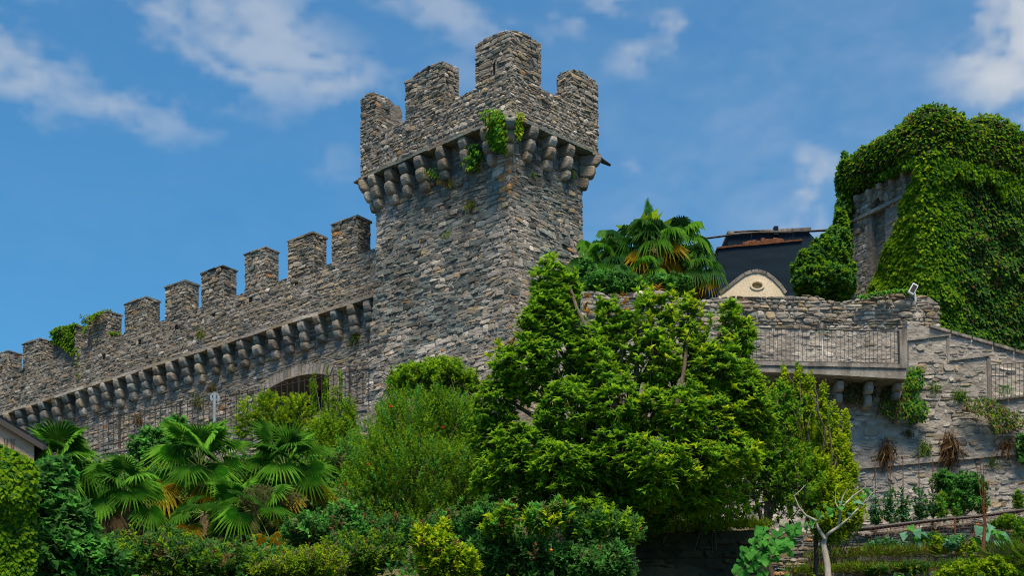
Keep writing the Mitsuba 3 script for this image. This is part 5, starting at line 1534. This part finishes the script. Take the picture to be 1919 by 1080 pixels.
for lab, nm_, lst, root, d in big_leafs:
    rng = rng_of(lab)
    key = thing(nm_, lab, 'plant')
    rt = P(*root, d)
    for x, y, L_ in lst:
        hub = P(x, y, d + rng.normal(0, .15))
        n_ = 1
        dd_ = unit((hub - rt) * np.array([1, 1, .1]) + np.array([rng.normal(0, .15), -.15, -.25]))
        V, F_, _ = leaf_set(rng, hub[None] - dd_ * L_ * .3, dd_[None], (np.array([0, -.55, .9]) + rng.normal(0, .3, 3))[None], L_, L_ * .72, 8, .5, .3, .25)
        fk = fast_number(key + '__leaf')
        scene[fk] = mikit.ply((V, F_), 'mat_leaf', False, np.tile([(rng.choice([8, 8, 14]) + .5) / 16, rng.uniform(.3, .95)], (len(V), 1)))
        scene[fk + '__stalk'] = mikit.ply(tube([rt, (rt + hub) / 2 + np.array([0, 0, .05]), hub], [.014, .012, .008], 4), 'mat_stalk')
for lab, lobes, rows, n in (('low dark ground plants under the pipe on the left', [(1650, 1022, 42.6, 34, 14), (1680, 1030, 42.5, 30, 12)], [7, 8, 5], 420), ('low green plants in the middle of the garden terraces', [(1760, 1020, 42.5, 36, 16), (1745, 1010, 42.6, 26, 14)], [5, 7, 2], 420),
                            ('yellow green upright plant beside the wire fence post', [(1755, 1022, 41.5, 9, 22), (1800, 1022, 41.6, 8, 20)], [1, 2], 150), ('trailing dark plants on the lowest terrace', [(1710, 1062, 39.8, 40, 12), (1800, 1060, 39.8, 40, 12), (1640, 1068, 39.7, 30, 10)], [7, 5, 13], 560),
                            ('blue green cabbage like plants under the pipe', [(1782, 1018, 41.4, 16, 12), (1795, 1010, 41.6, 12, 10)], [8, 8, 14], 130), ('green weeds at the right end of the pipe', [(1890, 978, 43.3, 30, 14), (1910, 1000, 42.5, 16, 30)], [2, 7, 6], 380),
                            ('flowering yellow green bush in front of the rusty post', [(1800, 1072, 34, 36, 22), (1835, 1068, 34, 30, 20), (1822, 1035, 34, 9, 30), (1770, 1080, 34, 26, 16)], [1, 6, 2], 720), ('light green bush right of the rusty post', [(1865, 1065, 34, 22, 24), (1885, 1075, 34, 20, 18)], [1, 2, 6], 330)):
    plant('garden_plant', lab, 'plant', lobes, n, 9, .16, .085, .045, 0, rows=rows, trunk=None, tone=(.05, 1), inner=.25, up=.8)
rg = rng_of('reed')
key = thing('reed_clump', 'arching grassy clump at the lower right edge', 'grass')
n = 900
b = np.repeat(P(1905, 1075, 35.5)[None], n, 0) + rg.normal(0, .25, (n, 3)) * np.array([1, .6, .3])
put_leaves(key + '__blades', leaf_set(rg, b, np.array([0, -.1, .9]) + rg.normal(0, .6, (n, 3)), np.array([0, -.6, .8]) + rg.normal(0, .3, (n, 3)), .75 * rg.uniform(.5, 1.2, n), .022, rg.choice([13, 10, 2, 6], n), rg.random(n), .2, .7), 'stuff')

# ---- young tree with pale branches, and the lime branch
yt = thing('young_tree', 'young tree with bare pale forked branches and few big leaves in the garden', 'tree')
DY = 29.0
yr = rng_of('young tree')
q = lambda x, y, o=0: P(x, y, DY + o)
for pts, r0, r1 in (([(1553, 1100), (1550, 1056), (1543, 1020), (1546, 1008)], .068, .05), ([(1546, 1010), (1533, 990), (1528, 975), (1510, 966), (1497, 950), (1488, 928)], .036, .010), ([(1546, 1008), (1552, 1000), (1570, 988), (1590, 972), (1606, 955), (1618, 944), (1640, 930)], .038, .008),
                    ([(1570, 990), (1574, 970), (1573, 950), (1580, 930), (1588, 915)], .026, .008), ([(1580, 948), (1600, 928), (1622, 912)], .02, .006), ([(1488, 930), (1498, 921), (1510, 908)], .016, .005), ([(1575, 960), (1565, 940), (1566, 915)], .018, .005), ([(1606, 955), (1625, 935), (1660, 895)], .014, .005)):
    obj(yt + '__branch', tube([q(*p, yr.normal(0, .05)) for p in pts], np.linspace(r0, r1, len(pts)), 8), 'mat_pale_bark', 60)
lt, ld = [], []
for x, y in ((1528, 962), (1540, 968), (1555, 965), (1560, 955), (1520, 985), (1600, 938), (1620, 925), (1628, 930), (1575, 945), (1545, 950), (1595, 965), (1508, 985), (1530, 975)):
    lt.append(q(x, y, yr.normal(0, .1))); ld.append(unit(np.array([yr.normal(0, .5), -.5, .3])))
v, f, u = foliage(yr, np.array(lt), np.array(ld), 3, .12, .17, .13, 8, spread=1.1, tone=(.3, 1), hang=.3)
for k in range(len(v) // 5):
    obj(yt + '__leaf', (v[k * 5:k * 5 + 5], L4), 'mat_leaf', False, np.tile([(yr.choice([8, 14, 14]) + .5) / 16, yr.uniform(.3, .9)], (5, 1)))

lm = thing('lime_branch', 'leaning branch with big heart shaped green leaves at the bottom', 'branch')
lr = rng_of('lime')
DLM = 24.0
ax = [P(x, y, DLM) for x, y in ((1350, 1120), (1395, 1062), (1425, 1030), (1455, 1010), (1490, 985))]
obj(lm + '__stem', tube(ax, [.03, .022, .016, .012, .006], 6), 'mat_bark', 60)
V_, k = [], 0
for x, y in [(lr.normal(0, 1), 0) for _ in range(150)]:
    t = lr.random()
    cx, cy = np.interp(t, [0, .35, .7, 1], [1392, 1425, 1460, 1492]), np.interp(t, [0, .35, .7, 1], [1068, 1032, 1012, 985])
    w_ = np.interp(t, [0, .4, 1], [26, 34, 10])
    hub = P(cx + lr.normal(0, w_ * .55), cy + lr.normal(0, w_ * .6) + 4, DLM + lr.normal(0, .18))
    d = unit(np.array([lr.normal(-.2, .5), -.35 + lr.normal(0, .2), -.6 + lr.normal(0, .3)]))
    upn = unit(np.array([lr.normal(0, .35), -.75, .65]))
    L_ = lr.uniform(.08, .145)
    side = unit(np.cross(d, upn)); nn = np.cross(side, d)
    pr = [(0, 0), (-.12, .28), (.10, .52), (.42, .50), (.75, .25), (1.05, 0)]
    ptsv = [hub + d * a * L_ + side * s_ * b_ * L_ + nn * (abs(b_) * .18 - a * a * .15) * L_ for s_ in (1, -1) for a, b_ in pr]
    mid_ = [hub + d * a * L_ - nn * a * a * .15 * L_ for a in (.15, .5)]
    Vv = np.array(ptsv + mid_)
    Ff = []
    for o in (0, 6):
        Ff += [[o, o + 1, 12], [o + 1, o + 2, 12], [o + 2, o + 3, 12], [12, o + 3, 13], [o + 3, o + 4, 13], [13, o + 4, o + 5]]
    obj(lm + '__leaf', (Vv, np.array(Ff)), 'mat_leaf', False, np.tile([14.5 / 16, lr.uniform(.0, .7)], (14, 1)))

of = thing('orange_fruit', 'small orange fruit among the dark glossy shrub leaves', 'fruit')
scene['mat_orange'] = diffuse((.62, .20, .02), rough=.5)
m = rock(rng_of('fruit'), (.055, .055, .05), 1.0, .03)
m.apply_translation(P(1033, 1031, 26.9))
obj(of + '__flesh', m, 'mat_orange', True)
obj(of + '__stalk', tube([P(1033, 1031, 26.9) + up * .03, P(1033, 1031, 26.95) + up * .12], .006, 4), 'mat_bark')

# ---- undergrowth over the slope
ug = rng_of('undergrowth')
n = 46000
xs_, ys_ = ug.uniform(-16, 17, n), ug.uniform(24, 56, n)
keep = (np.abs(xs_) < .37 * ys_ + 1) & ~((xs_ > 5.5) & (ys_ > 37.5)) & ~((ys_ > 53) & (xs_ > -5))
xs_, ys_ = xs_[keep], ys_[keep]
n = len(xs_)
pp = np.stack([xs_, ys_, ground_z(xs_, ys_)], 1)
lump = meshkit.fbm(pp * .55, 3)
pp[:, 2] += ug.random(n) ** 1.3 * (.15 + 1.2 * np.clip(lump - .35, 0, 1))
put_leaves('undergrowth', leaf_set(ug, pp, ug.normal(0, .6, (n, 3)) + np.array([0, -.3, .5]), unit(np.array([0, -.4, 1.0]) + ug.normal(0, .4, (n, 3))), .17 * ug.uniform(.5, 1.4, n), .10 * ug.uniform(.5, 1.4, n), ug.choice([5, 7, 7, 2, 14], n), ug.random(n) * .8, .3, .15, True))
labels['undergrowth'] = {'label': 'leafy undergrowth covering the slope below the castle', 'category': 'undergrowth', 'kind': 'stuff'}
